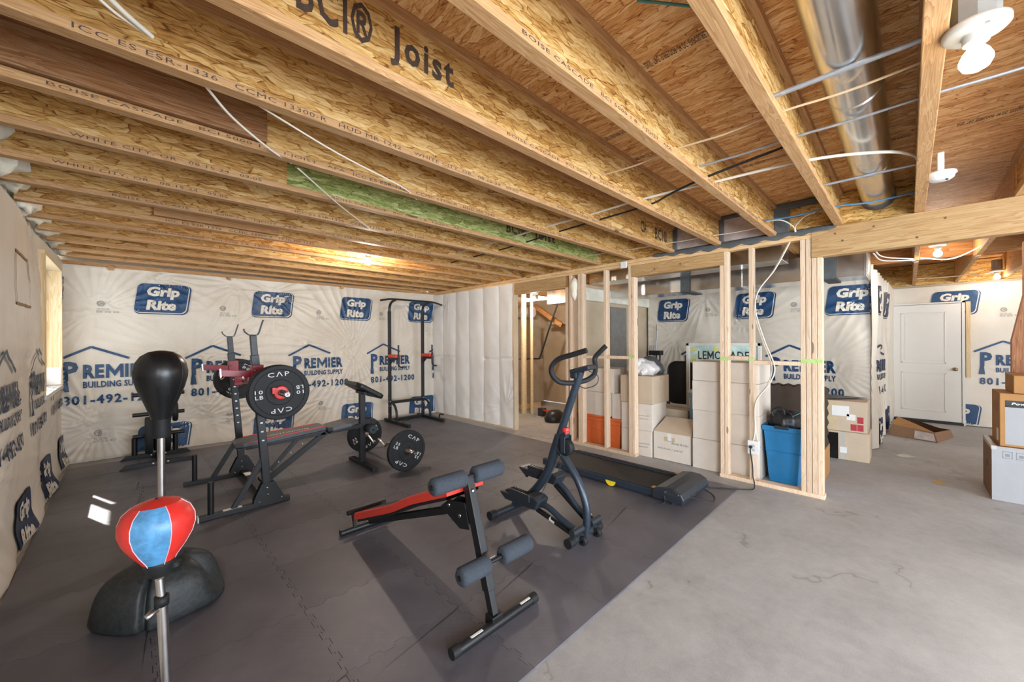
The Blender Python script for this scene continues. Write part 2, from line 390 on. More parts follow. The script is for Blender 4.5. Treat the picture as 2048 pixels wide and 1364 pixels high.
def refine(vs, fs, L):
    bm = bmesh.new(); bv = [bm.verts.new((a, b, 0)) for a, b in vs]
    for f in fs:
        try: bm.faces.new([bv[i] for i in f])
        except ValueError: pass
    bm.normal_update(); bmesh.ops.triangulate(bm, faces=bm.faces)
    for _ in range(7):
        e = [e for e in bm.edges if e.calc_length() > L]
        if not e: break
        bmesh.ops.subdivide_edges(bm, edges=e, cuts=1); bmesh.ops.triangulate(bm, faces=bm.faces)
    bm.verts.index_update(); r = (np.array([v.co[:2] for v in bm.verts]), [tuple(v.index for v in f.verts) for f in bm.faces]); bm.free(); return r
_rc = {}
def txt2d(key, h, w=None, L=.03):
    k = (key, h, w, L)
    if k not in _rc:
        v, f, asp = TXT[key]; sx = h if w is None else w / asp
        _rc[k] = refine(v * np.array([sx, h]), f, L)
    return _rc[k]
def rrect(w, h, r, shear=0, n=5):
    p = []
    for cx, cy, a in ((w/2-r, h/2-r, 0), (-w/2+r, h/2-r, 1), (-w/2+r, -h/2+r, 2), (w/2-r, -h/2+r, 3)):
        for i in range(n + 1):
            t = (a + i / n) * PI / 2; p.append((cx + r * math.cos(t), cy + r * math.sin(t)))
    return [(x + shear * y, y) for x, y in p]
# ------------------------------------------------------------------ plastic sheeting walls
HJ = 2.437          # underside of the joists
class Sheet:
    def __init__(s, o, u, z0, z1, L, anchors, amp=.011, pillow=.045, fn=None):
        s.o = Vector((o[0], o[1], 0)); s.u = Vector((u[0], u[1], 0)).normalized(); s.n = s.u.cross(Vector((0, 0, 1)))
        s.z0, s.z1, s.L, s.an, s.amp, s.pil, s.fn = z0, z1, L, anchors, amp, pillow, fn
    def h(s, a, z):
        a = np.asarray(a, float); z = np.asarray(z, float); out = np.zeros_like(a); rm = np.full_like(a, 9.)
        for i, (ca, cz, n, rad) in enumerate(s.an):
            dx, dz = a - ca, z - cz; r = np.hypot(dx, dz); th = np.arctan2(dz, dx)
            w = np.sin(n * .5 * th + 1.3 * i + 1.4 * np.sin(2 * th + i) + .8 * np.sin(5 * th + 2 * i))
            env = np.exp(-r / rad) * (1 - np.exp(-(r / .07) ** 2)) * (.55 + .45 * np.sin(th * 1.5 + i * 2.1))
            out += s.amp * env * (1 - np.abs(w)) ** 1.6 * 2; rm = np.minimum(rm, r)
        out += s.pil * (1 - np.exp(-(rm / .38) ** 2))
        out += .006 * np.sin(a * 2.3 + z * 1.1) + .004 * np.sin(a * 5.1 - z * 3.7 + 1)
        if s.fn is not None: out = out + s.fn(a, z)
        return out
    def P(s, a, z, off=0.):
        d = s.h(a, z) + off; o, u, n = s.o, s.u, s.n
        return np.stack([o.x + u.x * a + n.x * d, o.y + u.y * a + n.y * d, z], -1)
    def build(s, name, mat, res=.018, hole=None, a0=0):
        na = int((s.L - a0) / res); nz = int((s.z1 - s.z0) / res)
        A, Z = np.meshgrid(np.linspace(a0, s.L, na + 1), np.linspace(s.z0, s.z1, nz + 1))
        if hole:   # snap the grid to the hole's edges
            for k, e in enumerate(hole):
                G = A if k < 2 else Z; ax = G[0] if k < 2 else G[:, 0]; j = int(np.argmin(np.abs(ax - e)))
                if k < 2: A[:, j] = e
                else: Z[j, :] = e
        s.ga, s.gz, s.gh, s.hole = A[0].copy(), Z[:, 0].copy(), s.h(A, Z), hole
        V = s.P(A, Z).reshape(-1, 3); idx = np.arange((na + 1) * (nz + 1)).reshape(nz + 1, na + 1)
        F = np.stack([idx[:-1, :-1], idx[:-1, 1:], idx[1:, 1:], idx[1:, :-1]], -1).reshape(-1, 4)
        if hole:
            ca = (A[:-1, :-1] + A[:-1, 1:]).ravel() / 2; cz = (Z[:-1, :-1] + Z[1:, :-1]).ravel() / 2
            F = F[~((ca > hole[0]) & (ca < hole[1]) & (cz > hole[2]) & (cz < hole[3]))]
        me = bpy.data.meshes.new(name); me.from_pydata(V.tolist(), [], F.tolist()); me.polygons.foreach_set('use_smooth', [True] * len(F))
        me.materials.append(MAT(mat)); o = bpy.data.objects.new(name, me); COL.objects.link(o); o['kind'] = 'structure'; s.ob = o; return o
    def lay(s, mb, geo, a0, z0, off, clip=None, wr=1.0):
        v, f = geo; a = v[:, 0] + a0; z = v[:, 1] + z0
        if s.hole is not None: hh = s.hole; f = [t for t in f if not any(hh[0] - .02 < a[i] < hh[1] + .02 and hh[2] - .02 < z[i] < hh[3] + .02 for i in t)]
        if clip is not None:
            keep = lambda t: all(clip[0] < a[i] < clip[1] and clip[2] < z[i] < clip[3] for i in t)
            f = [t for t in f if keep(t)]
        if f:
            i = np.clip(np.searchsorted(s.ga, a) - 1, 0, len(s.ga) - 2); j = np.clip(np.searchsorted(s.gz, z) - 1, 0, len(s.gz) - 2)
            p = (a - s.ga[i]) / (s.ga[i + 1] - s.ga[i]); q = (z - s.gz[j]) / (s.gz[j + 1] - s.gz[j]); g = s.gh
            d = g[j, i] * (1 - p) * (1 - q) + g[j, i + 1] * p * (1 - q) + g[j + 1, i] * (1 - p) * q + g[j + 1, i + 1] * p * q + off
            mb.add(np.stack([s.o.x + s.u.x * a + s.n.x * d, s.o.y + s.u.y * a + s.n.y * d, z], -1).tolist(), f, True)
    def prints(s, grips, comps, seals, clip, mat='print_blue', zg=2.03, zc=1.06, low=True, lows=None):
        plate = lambda sc=1.0: refine(rrect(.52 * sc, .385 * sc, .06, .13), [tuple(range(24))], .03)
        if not hasattr(Sheet, '_pl'): Sheet._pl = (plate(1.03), plate(1.0), plate(.985))
        rows = [(g, zg) for g in grips] + ([(g, .17) for g in (lows or grips)] if low else [])
        for a, z in rows:
            m1 = MB(); s.lay(m1, Sheet._pl[0], a + .014, z - .014, .009, clip)
            m2 = MB(); s.lay(m2, Sheet._pl[1], a + .006, z - .006, .0115, clip)
            m3 = MB(); s.lay(m3, Sheet._pl[2], a, z, .014, clip)
            m4 = MB(); s.lay(m4, txt2d('Grip', .165, .33, .02), a + .012, z + .072, .018, clip); s.lay(m4, txt2d('Rite', .135, .30, .02), a - .012, z - .092, .018, clip)
            if not m3.v: continue
            o = m3.build('logo_print', mat, s.ob); m1.build('logo_outline', mat, o); m2.build('logo_border', 'print_cream', o)
            if m4.v: m4.build('logo_lettering', 'print_cream', o)
        for a in comps:
            m = MB(); z = zc
            for (x0, y0, x1, y1) in ((-.47, .165, -.17, .335), (-.17, .335, .16, .19)):
                d = Vector((x1 - x0, y1 - y0)).normalized(); nn = Vector((-d.y, d.x)) * .014
                q = [(x0 - nn.x, y0 - nn.y), (x1 - nn.x, y1 - nn.y), (x1 + nn.x, y1 + nn.y), (x0 + nn.x, y0 + nn.y)]
                s.lay(m, refine(q, [(0, 1, 2, 3)], .03), a, z, .014, clip)
            s.lay(m, txt2d('P', .23, .125, .03), a - .34, z + .045, .012, clip)
            s.lay(m, refine([(-.418, -.2), (-.35, -.2), (-.365, -.06), (-.402, -.06)], [(0, 1, 2, 3)], .03), a, z, .014, clip)
            s.lay(m, txt2d('REMIER', .17, .60, .03), a + .06, z + .035, .012, clip)
            s.lay(m, txt2d('BUILDING SUPPLY', .08, .60, .03), a + .06, z - .125, .012, clip)
            s.lay(m, txt2d('801', .115, .86, .03), a + .02, z - .31, .012, clip)
            if m.v: m.build('company_print', mat, s.ob)
        for a, z in seals:
            m = MB(); ring = refine([(.035 * math.cos(t * PI / 8), .035 * math.sin(t * PI / 8)) for t in range(16)] + [(.026 * math.cos(t * PI / 8), .026 * math.sin(t * PI / 8)) for t in range(16)], [(i, (i + 1) % 16, 16 + (i + 1) % 16, 16 + i) for i in range(16)], .05)
            s.lay(m, ring, a, z, .014, clip); s.lay(m, txt2d('csa', .03, .045, .03), a, z, .014, clip)
            s.lay(m, txt2d('lines', .02, .11, .03), a + .02, z - .07, .012, clip); s.lay(m, txt2d('lines', .02, .2, .03), a + .06, z - .1, .012, clip)
            if m.v: m.build('seal_print', 'print_grey', s.ob)

# floor
fl = MB().bb(-.95, 10.2, -3.9, 7.4, -.12, 0).build('floor', 'concrete', kind='structure')
# back wall (runs along X)
BW0, BW1 = (-.57, 7.06), (4.46, 6.80); BWL = math.dist(BW0, BW1)
def bw_fn(a, z):   # loose hem at the floor, sag at the top edge
    return .05 * np.exp(-((z - .05) / .09) ** 2) * (.6 + .4 * np.sin(a * 4)) + .02 * np.exp(-((a - 2.62) / .05) ** 2 - ((z - 1.42) / .06) ** 2)
anch = [(.28, 1.86, 34, .55), (1.20, 1.28, 44, .62), (.30, .42, 30, .5), (1.28, .36, 34, .55), (2.15, 2.2, 28, .5), (3.42, 1.32, 50, .75), (3.0, .5, 26, .5), (.75, 2.36, 24, .4), (2.2, .45, 30, .5), (4.75, 1.55, 24, .4), (4.3, 2.25, 26, .5), (1.75, 2.3, 20, .4)]
wb = Sheet(BW0, (BW1[0] - BW0[0], BW1[1] - BW0[1]), .005, 2.385, BWL, anch, .022, .04, bw_fn); wb.build('wall_back', 'film')
wb.prints([.90 + 1.27 * k for k in range(-1, 4)], [.42, 1.60, 2.85, 4.11, 5.37], [(.33, 1.93), (1.55, 1.93), (2.83, 1.93), (3.9, 1.95), (.3, .33), (1.62, .4), (2.86, .42), (4.05, .42)], (.02, BWL - .03, .03, 2.37))
sp = [wb.o + wb.u * t for t in (0, BWL)]
MB().bar(sp[0] + Vector((0, .05, 2.41)), sp[1] + Vector((0, .05, 2.41)), .14, .05).build('sill_plate', 'flange', wb.ob)
for i, a in enumerate((.42, 1.62, 3.2)):
    p = wb.P(np.array(a), np.array(2.37), .01); MB().box((p[0], p[1], 2.375), (.05, .03, .05)).build('staple_tab', 'flange', wb.ob)
p = wb.P(np.array(2.62), np.array(1.42), .012)
m = MB(); m.lathe(p, (0, -1, 0), [(.045, -.03), (.036, -.012), (.026, .0), (.012, .006), (.002, .004)], 9).build('torn_patch', 'insul', wb.ob)
# left wall (runs along Y) with the egress window
WY0, WY1, WZ0, WZ1 = 5.52, 6.74, .97, 2.26
LY0 = -3.8
def lw_fn(a, z):
    y = a + LY0; near = np.exp(-((z - .03) / .1) ** 2) * .05
    edge = np.minimum.reduce([np.abs(y - WY0), np.abs(y - WY1)])
    flat = np.where((z > WZ0 - .1) & (z < WZ1 + .1) & (y > WY0 - .15) & (y < WY1 + .15), 1., 0.)
    return near * (.7 + .3 * np.sin(a * 6)) + .012 * np.abs(np.sin(z * 19 + .4 * np.sin(a * 3))) * np.exp(-((y - 4.9) / .9) ** 2) * np.exp(-((z - 1.5) / .35) ** 2) - .0 * flat
la = [(8.4, 1.1, 26, .5), (7.3, .7, 26, .5), (9.05, 2.34, 22, .35), (10.6, .7, 30, .4), (6.3, 1.6, 30, .6), (9.3, .45, 26, .4), (10.7, 1.7, 18, .3)]
wl = Sheet((-.585, LY0), (0, 1), .005, 2.40, 7.06 - LY0, la, .016, .03, lw_fn)
wl.build('wall_left', 'film', .024, (WY0 - LY0, WY1 - LY0, WZ0, WZ1), 4.2)
wl.prints([10.70], [10.35, 9.10, 7.87, 6.6], [(7.1, 1.9)], (.05, 10.83, .03, 2.38), 'print_navy', lows=[10.62, 9.5, 8.25, 7.0])
m = MB()
for q in (((-.26, .19), (.26, .19), (.26, .17), (-.26, .17)), ((-.26, -.17), (.26, -.17), (.26, -.19), (-.26, -.19)), ((-.26, -.18), (-.24, -.18), (-.24, .18), (-.26, .18)), ((.24, -.18), (.26, -.18), (.26, .18), (.24, .18))): wl.lay(m, refine(q, [(0, 1, 2, 3)], .03), 8.32, 1.90, .006)
m.build('faint_logo_print', 'ink_faint', wl.ob)
W1 = thing('window_1', 'deep wooden window buck in the left wall', None, (-.6, 6.13, WZ0)); W1['kind'] = 'structure'; del W1['label']
X0, X1 = -.69, -.535
MB().bb(X0, X1, WY1 - .006, WY1 + .03, WZ0, WZ1).build('jamb', 'jamb_wood', W1)
MB().bb(X0, X1, WY0 - .03, WY0 + .006, WZ0, WZ1).build('jamb', 'jamb_wood', W1)
MB().bb(X0, X1, WY0 - .03, WY1 + .03, WZ1 - .006, WZ1 + .03).build('window_head', 'jamb_wood', W1)
MB().bb(X0, X1 + .005, WY0 - .03, WY1 + .03, WZ0 - .04, WZ0 - .002).build('window_sill', 'white_paint', W1)
MB().bb(X0 + .03, X1 - .01, WY1 - .014, WY1 - .006, WZ0 + .006, WZ0 + .2).build('sealing_membrane', 'label_white', W1)
m = MB()
for y in (WY0 + .035, 6.42, WY1 - .035): m.bb(X0 - .03, X0 + .03, y - .03, y + .03, WZ0, WZ1)
for z in (WZ0 + .03, WZ1 - .03): m.bb(X0 - .03, X0 + .03, WY0, WY1, z - .03, z + .03)
m.build('window_frame', 'white_plastic', W1)
for y, yw in ((5.985, .41), (6.575, .10)): MB().bb(X0 - .004, X0 + .004, y - yw, y + yw, WZ0 + .06, WZ1 - .06).build('pane', 'glass', W1)
# white insulated partition, utility wall, storage wall, return, entry wall
XP = 4.44
def wp_fn(a, z):
    b = np.abs(np.sin(PI * (a / .406 + .12 * np.sin(z * 1.2) * 0))) ** .55 * .03
    k = np.floor(a / .406); dent = .018 * np.exp(-((z - 1.14 - .02 * np.sin(k * 3)) / .02) ** 2) * (np.sin(k * 1.9) > -.2)
    return b - dent + .004 * np.sin(a * 23 + z * 9) * np.sin(z * 7)
PY0 = 4.475
wp = Sheet((XP + .005, 6.84), (0, -1), .03, HJ - .075, 6.84 - PY0, [(2.2, .35, 22, .5), (2.3, 2.3, 16, .35), (.6, 2.3, 14, .4)], .008, .01, wp_fn)
wp.build('wall_right', 'film_white', .016)
MB().bb(XP - .004, XP + .085, PY0, 6.80, 0, .034).build('bottom_plate', 'stud', wp.ob)
MB().bb(XP - .01, XP + .085, PY0 - .02, PY0 + .03, 0, HJ - .075).build('end_stud', 'film_tan', wp.ob)
m = MB(); m.add([(XP - .034, 4.62, .06), (XP - .034, 4.64, .06), (XP - .036, 4.83, .5), (XP - .036, 4.815, .5)], [(0, 1, 2, 3)]).build('tape_strip', 'white_print', wp.ob)
sa = [(1.45, 1.55, 40, .6), (2.6, 1.1, 34, .6), (.5, 1.5, 26, .5), (3.0, 2.0, 22, .4), (1.9, .6, 30, .5), (1.0, 2.2, 20, .4)]
XS = 7.0
ws = Sheet((XS, 3.42), (0, -1), .01, 2.42, 3.10, sa, .020, .05, lambda a, z: .06 * np.exp(-((a - 2.9) / .25) ** 2) * np.sin(np.clip(z, 0, 2.4) / 2.4 * PI)); ws.build('wall_storage', 'film', .022)
ws.prints([.46, 1.73, 2.88], [1.08, 2.36], [(1.05, 1.95), (2.25, 1.95)], (.02, 3.08, .03, 2.4), zg=1.98, zc=1.02, low=False)
wr = Sheet((XS - .13, .40), (1, -.035), .01, 2.35, 3.06, [(.6, 1.1, 24, .4), (1.6, 1.6, 24, .4), (2.4, .8, 24, .4)], .014, .06, lambda a, z: .05 * np.abs(np.sin(a * 9)) ** 2); wr.build('wall_return', 'film', .03)
wr.prints([.46, 1.7], [1.0], [], (.02, 2.9, .03, 2.3), 'print_navy', zg=1.98, zc=1.02)
XE = 9.9
we = Sheet((XE, .30), (0, -1), .01, 2.34, 4.1, [(1.35, 1.75, 28, .4), (1.2, .9, 24, .4), (2.4, 1.2, 26, .5), (.6, 2.2, 14, .3)], .012, .03); we.build('wall_entry', 'film', .03)
we.prints([.83, 2.0], [1.52], [(1.36, 1.9)], (.04, 4.0, .03, 2.3), zg=2.05, zc=1.06)
wu = Sheet((7.15, 6.95), (0, -1), .01, 2.42, 3.5, [(.8, 1.3, 24, .5), (1.8, 1.9, 22, .5), (2.6, .9, 20, .4)], .012, .03); wu.build('wall_utility', 'film_tan', .03)
MB().bb(4.45, 7.2, 6.86, 7.0, 0, 2.74).build('wall_utility_end', 'film_tan', kind='structure')
q = MB().bb(4.75, 7.1, 3.46, 3.52, 0, 2.3).build('wall_divider', 'film_tan', kind='structure')
MB().bb(5.68, 6.2, 3.45, 3.46, .9, 2.0).build('concrete_patch', 'concrete_wall', q)
MB().bb(4.9, 7.0, 3.40, 3.455, 2.05, 2.25).build('batt_edge', 'insul', q, .02)
# the rest of the shell, behind the camera
m = MB()
for a in ((-.7, .5, 0, 2.75), (3.9, 6.6, 0, 2.75), (8.2, 10.1, 0, 2.75), (.5, 3.9, 2.2, 2.75), (6.6, 8.2, 2.1, 2.75), (6.6, 8.2, 0, .9)): m.bb(a[0], a[1], -3.9, -3.8, a[2], a[3])
m.build('wall_rear', 'film', kind='structure')
MB().bb(9.96, 10.06, -3.85, .4, 0, 2.75).build('wall_entry_core', 'film_tan', kind='structure')
MB().bb(-.62, -.60, -3.8, -2.6, 0, 2.75).bb(-.62, -.60, -2.6, -1.0, 0, .97).bb(-.62, -.60, -2.6, -1.0, 2.26, 2.75).bb(-.62, -.60, -1.0, WY0 - .03, 0, 2.75).bb(-.62, -.60, WY1 + .03, 7.1, 0, 2.75).bb(-.62, -.60, WY0 - .03, WY1 + .03, 0, WZ0 - .03).bb(-.62, -.60, WY0 - .03, WY1 + .03, WZ1 + .03, 2.75).build('wall_left_core', 'film', kind='structure')
m = MB()
for y in (-2.57, -1.8, -1.03): m.bb(-.68, -.60, y - .03, y + .03, .97, 2.26)
for z in (1.0, 2.23): m.bb(-.68, -.60, -2.6, -1.0, z - .03, z + .03)
m.build('window_2', 'white_plastic', kind='structure')
MB().bb(-.62, 4.5, 7.14, 7.2, 0, 2.75).build('wall_back_core', 'film_tan', kind='structure')
MB().bb(7.06, 7.14, .44, 3.45, 0, 2.75).bb(7.1, 9.95, .44, .5, 0, 2.75).build('wall_storage_core', 'film_tan', kind='structure')

# ------------------------------------------------------------------ ceiling: deck, I-joists
ceil = MB().bb(-.95, 10.1, -3.9, 7.2, HJ + .302, HJ + .33).build('ceiling', 'osb_deck', kind='structure')
JY = [.425 + .49 * k for k in range(-8, 14)]
jx0, jx1 = -.56, 4.55
webm = MB().bb(jx0, jx1, -.005, .005, HJ + .03, HJ + .272); flb = MB().bb(jx0, jx1, -.03, .03, HJ, HJ + .037); flt = MB().bb(jx0, jx1, -.03, .03, HJ + .265, HJ + .302)
w0 = webm.build('joist', 'osb_web', ceil); b0 = flb.build('flange', 'flange', w0, .003); t0 = flt.build('flange', 'flange', w0)
JO = {}
for k, y in zip(range(-8, 14), JY):
    y = min(y, 6.74)
    w = w0 if k == -8 else w0.copy()
    if k != -8:
        COL.objects.link(w)
        for c in (b0, t0): d = c.copy(); COL.objects.link(d); d.parent = w
    w.location.y = y; JO[k] = w
# greenish length of web on one joist
k = 5; JO[k].data = JO[k].data.copy()
JO_g = MB().bb(.75, 4.40, JY[8 + 5] - .0065, JY[8 + 5] + .0065, HJ + .032, HJ + .27); gp = JO_g.build('green_web', 'osb_green', None); gp.parent = JO[5]; gp.location = (0, -JY[13], 0)
def on_web(mb, key, h, x, z, y, w=None): txt(mb, key, h, (x, y, z), (1, 0, 0), (0, 0, 1), w)
def stamp(name, mb, mat, parent): o = mb.build(name, mat, None); o.parent = parent; o.location = (0, -parent.location.y, 0); return o
y = JY[8 + 2] - .0065; m = MB(); on_web(m, 'BCI', .15, .525, HJ + .17, y, .26); on_web(m, 'Joist', .16, .875, HJ + .155, y, .30); stamp('web_stamp', m, 'ink', JO[2])
y = JY[8 + 5] - .008; m = MB(); on_web(m, 'BCI', .12, 2.9, HJ + .17, y, .3); on_web(m, 'Joist', .12, 3.35, HJ + .16, y, .36); stamp('web_stamp', m, 'ink', JO[5])
y = JY[8 + 3] - .0065; m = MB(); on_web(m, 'csa', .12, 3.75, HJ + .16, y, .12); on_web(m, 'BCI', .13, 4.15, HJ + .15, y, .3); stamp('web_stamp', m, 'ink', JO[3])
for k, seq in {1: [('stamp1', 1.5), ('stamp2', 3.2)], 2: [('stamp1', 1.9), ('stamp2', 3.5)], 3: [('stamp2', .45), ('stamp3', 1.5), ('stamp1', 2.9)], 4: [('stamp1', .35), ('stamp2', 1.55), ('stamp3', 2.9)],
               5: [('stamp3', .2), ('stamp1', 1.6)], 6: [('stamp3', .1), ('stamp2', 1.5)], 7: [('stamp1', .5), ('stamp2', 1.9)], 8: [('stamp2', .8), ('stamp1', 2.2)], 9: [('stamp1', .7), ('stamp3', 2.2)]}.items():
    m = MB(); yy = JY[8 + k] - .031
    for key, x in seq: txt(m, key, .019, (x, yy, HJ + .019), (1, 0, 0), (0, 0, 1), 1.15 if key != 'stamp3' else .8)
    stamp('flange_stamp', m, 'ink', JO[k])
m = MB()
for x, yy in ((1.75, .66), (3.3, .66), (3.55, .2), (2.2, 1.2), (3.9, 1.15), (3.6, -.42), (2.6, 1.2)): txt(m, 'deck', .045, (x, yy, HJ + .3005), (0, -1, 0), (1, 0, 0), .42)
m.build('deck_stamp', 'ink', ceil)
# stained scab board on one joist, short pale scab further back
MB().bb(-.55, .52, JY[8 + 4] - .05, JY[8 + 4] - .012, HJ + .045, HJ + .262).build('scab_board', 'stained_board', ceil, .003)
MB().bb(.15, 1.05, JY[8 + 8] - .05, JY[8 + 8] - .012, HJ + .045, HJ + .16).build('scab_board', 'flange', ceil, .003)
# insulation tufts at the joist pockets
for k in range(3, 13):
    y = JY[8 + k] + .245; c = Vector((-.55, y, HJ + .12)); m = MB(); rr = random.Random(k); rs = (rr.uniform(.5, 1.7), rr.uniform(.7, 1.15))
    bmv = bmesh.new(); bmesh.ops.create_icosphere(bmv, subdivisions=3, radius=1)
    vs = []
    for v in bmv.verts:
        d = v.co; s = 1 + .22 * math.sin(7 * d.x + k) * math.cos(6 * d.y - k) + .15 * math.sin(13 * d.z + 5 * d.y + k) + rr.uniform(-.05, .05)
        vs.append(c + Vector((d.x * .10 * s * rs[0], d.y * .19 * s, d.z * .13 * s * rs[1])))
    m.add(vs, [tuple(v.index for v in f.verts) for f in bmv.faces], True); bmv.free(); m.build('insulation_tuft', 'insul', ceil)
# blocking panels over the partition, between the joists
for k in range(-1, 13):
    ya, yb = JY[8 + k] + .006, min(6.74, JY[8 + k + 1]) - .006
    if ya > 6.7: break
    p = MB().bb(XP + .05, XP + .065, ya, yb, HJ, HJ + .30).build('blocking_panel', 'osb_rim', ceil)
    if k in (1, 2):
        MB().bb(XP + .03, XP + .05, ya + .035, yb - .03, HJ + .035, HJ + .265).build('foil_facing', 'foil', p)
        m = MB(); m.bar((XP + .02, ya + .02, HJ + .02), (XP + .02, ya + .02, HJ + .29), .03, .05, (0, 1, 0)); m.bar((XP + .02, yb - .02, HJ + .02), (XP + .02, yb - .02, HJ + .29), .03, .05, (0, 1, 0)); m.bar((XP + .02, ya, HJ + .28), (XP + .02, yb, HJ + .28), .03, .035)
        m.build('mastic_seal', 'mastic', p, .01)
    if k == 0:
        m = MB(); m.bar((XP + .03, ya, HJ + .27), (XP + .03, yb, HJ + .27), .04, .06); m.bar((XP + .03, yb - .06, HJ + .01), (XP + .03, yb - .06, HJ + .29), .03, .13, (0, 1, 0)); m.bar((XP + .03, ya + .02, HJ + .01), (XP + .03, ya + .02, HJ + .15), .03, .05, (0, 1, 0)); m.build('mastic_seal', 'mastic', p, .012)
# mastic smear along the top plate
m = MB(); ys = np.linspace(.44, 2.12, 60); vs = []; rr = random.Random(3)
for i, y in enumerate(ys):
    lo = HJ - .012 - .045 * math.sin(PI * i / 59) ** .5 * (.7 + .3 * math.sin(i * .9)) + rr.uniform(-.004, .004)
    vs += [(XP - .012, y, lo), (XP - .014, y, HJ + .012), (XP + .05, y, HJ + .035)]
m.add(vs, [f for i in range(59) for f in ((3*i, 3*i+3, 3*i+4, 3*i+1), (3*i+1, 3*i+4, 3*i+5, 3*i+2))], True); m.build('mastic_seal', 'mastic', ceil)
# solid joists over the entry side, with blocking boards, hangers
for y in (-2.05, -1.55, -1.05, -.56, -.07, .42):
    p = MB().bb(4.56, 9.95, y - .02, y + .02, HJ - .05, HJ + .29).build('joist', 'joist_wood', ceil, .002)
    if y in (-.07, -.56, -1.05): MB().bb(6.9, 6.95, y + .02, y + .035, HJ - .04, HJ + .2).bb(6.89, 6.96, y - .021, y + .02, HJ - .053, HJ - .045).build('joist_hanger', 'galv', p)
for ya, yb in ((-2.03, -1.57), (-1.53, -1.07), (-1.03, -.58), (-.54, -.09), (-.05, .40)):
    MB().bb(7.0, 7.04, ya, yb, HJ - .02, HJ + .29).build('blocking_panel', 'board_wood', ceil)
    MB().bb(9.86, 9.9, ya, yb, HJ - .06, HJ + .29).build('rim_panel', 'osb_rim', ceil)
for y in (.93, 1.42, 1.91, 2.40, 2.89, 3.38, 3.87, 4.36, 4.85, 5.34, 5.83, 6.32): MB().bb(4.56, 7.1, y - .02, y + .02, HJ + .02, HJ + .29).build('joist', 'joist_wood', ceil)

# ------------------------------------------------------------------ stud partition
PW = bpy.data.objects.new('wall_partition', None); COL.objects.link(PW); PW.location = (XP, .55, 0); PW['kind'] = 'structure'
XB = XP + .089
def stud(y0, y1, z0=.038, z1=HJ - .076, name='stud', mat='stud'): return MB().bb(XP, XB, y0, y1, z0, z1).build(name, mat, PW, .003)
for y0, y1, z1 in ((.54, .578, 2.18), (.580, .618, 2.18), (.622, .660, HJ - .076), (.664, .702, HJ - .076)): stud(y0, y1, .038, z1)
stud(1.085, 1.123); stud(1.312, 1.35); stud(1.354, 1.392, 0, 2.222)
stud(2.365, 2.403, 0, 2.222); stud(2.407, 2.445); stud(2.76, 2.798); stud(3.13, 3.168); stud(3.172, 3.21); stud(3.32, 3.358); stud(3.39, 3.428, 0, 2.2)
for a, b in ((.54, 6.8),):
    MB().bb(XP, XB, a, b, HJ - .038, HJ).build('top_plate', 'plate_wood', PW, .003); MB().bb(XP, XB, a, b, HJ - .076, HJ - .040).build('top_plate', 'plate_wood', PW, .003)
for a, b in ((.53, 1.40), (2.36, 3.43)): MB().bb(XP - .005, XB, a, b, 0, .038).build('bottom_plate', 'stud', PW, .003)
MB().bb(XP - .003, XB, 1.352, 2.405, 2.224, HJ - .078).build('header', 'beam_wood', PW, .003)
MB().bb(XP - .003, XB, 3.43, 4.475, 2.19, HJ - .078).build('header', 'beam_wood', PW, .003)
MB().bb(XP - .006, XB, -3.7, .619, 2.182, HJ - .001).build('beam', 'beam_wood', PW, .004)
for a, b, z in ((2.80, 3.13, 1.20), (2.445, 2.76, 1.205), (1.123, 1.312, 1.235), (.702, 1.085, 1.195)): MB().bb(XP + .002, XB, a, b, z, z + .038).build('blocking', 'stud', PW, .003)
for a, b in ((.54, .702), (1.085, 1.123), (1.312, 1.392), (2.365, 2.445), (3.32, 3.428)): MB().bb(XP - .0012, XP, a, b, 1.225, 1.262).build('chalk_mark', 'green_mark', PW)
m = MB(); c = Vector((XP + .03, 3.28, 2.2))
m.lathe(c, (0, 0, -1), [(.01, -.12), (.05, -.08), (.07, 0), (.05, .09), (.06, .12), (.02, .18), (.001, .2)], 10).build('insulation_tuft', 'insul', PW)
m = MB()
for y, z in ((-.2, 2.36), (-.05, 2.24), (.2, 2.38), (.45, 2.37), (.40, 2.30), (1.8, 2.3), (2.1, 2.28)): m.cyl((XP - .0045, y, z), (XP - .0075, y, z), .009, 8)
m.build('nail_knot', 'ink_brown', PW)
MB().bb(XP - .02, XP, 2.46, 2.54, 2.345, 2.425).build('junction_plate', 'white_plastic', PW, .004)

# ------------------------------------------------------------------ entry door
D = bpy.data.objects.new('door_1', None); COL.objects.link(D); D.location = (XE - .05, -.2, 0); D['kind'] = 'structure'
dy0, dy1, dx = -.615, .225, XE - .075
slab = MB().bb(dx, dx + .04, dy0, dy1, .045, 2.03).build('door_slab', 'white_paint', D, .004)
for z0, z1 in ((1.02, 1.90), (.20, .86)):
    m = MB(); a, b = dy0 + .17, dy1 - .13
    for q in ((a, a + .02, z0, z1), (b - .02, b, z0, z1), (a, b, z0, z0 + .02), (a, b, z1 - .02, z1)): m.bb(dx - .008, dx + .001, *q)
    m.build('panel_moulding', 'white_paint', slab, .004); MB().bb(dx - .004, dx, a + .05, b - .05, z0 + .05, z1 - .05).build('raised_panel', 'white_paint', slab, .003)
m = MB(); m.lathe((dx, dy0 + .07, .93), (-1, 0, 0), [(.03, 0), (.03, .006), (.012, .01), (.012, .035), (.027, .045), (.03, .06), (.022, .072), (.001, .075)], 20).build('door_knob', 'brass', slab)
MB().bb(dx - .01, XE, dy0 - .04, dy0 - .006, 0, 2.06).build('door_jamb', 'white_paint', D); MB().bb(dx - .01, XE, dy1 + .006, dy1 + .04, 0, 2.06).build('door_jamb', 'white_paint', D)
MB().bb(dx - .01, XE, dy0 - .04, dy1 + .04, 2.036, 2.06).build('door_head', 'white_paint', D)
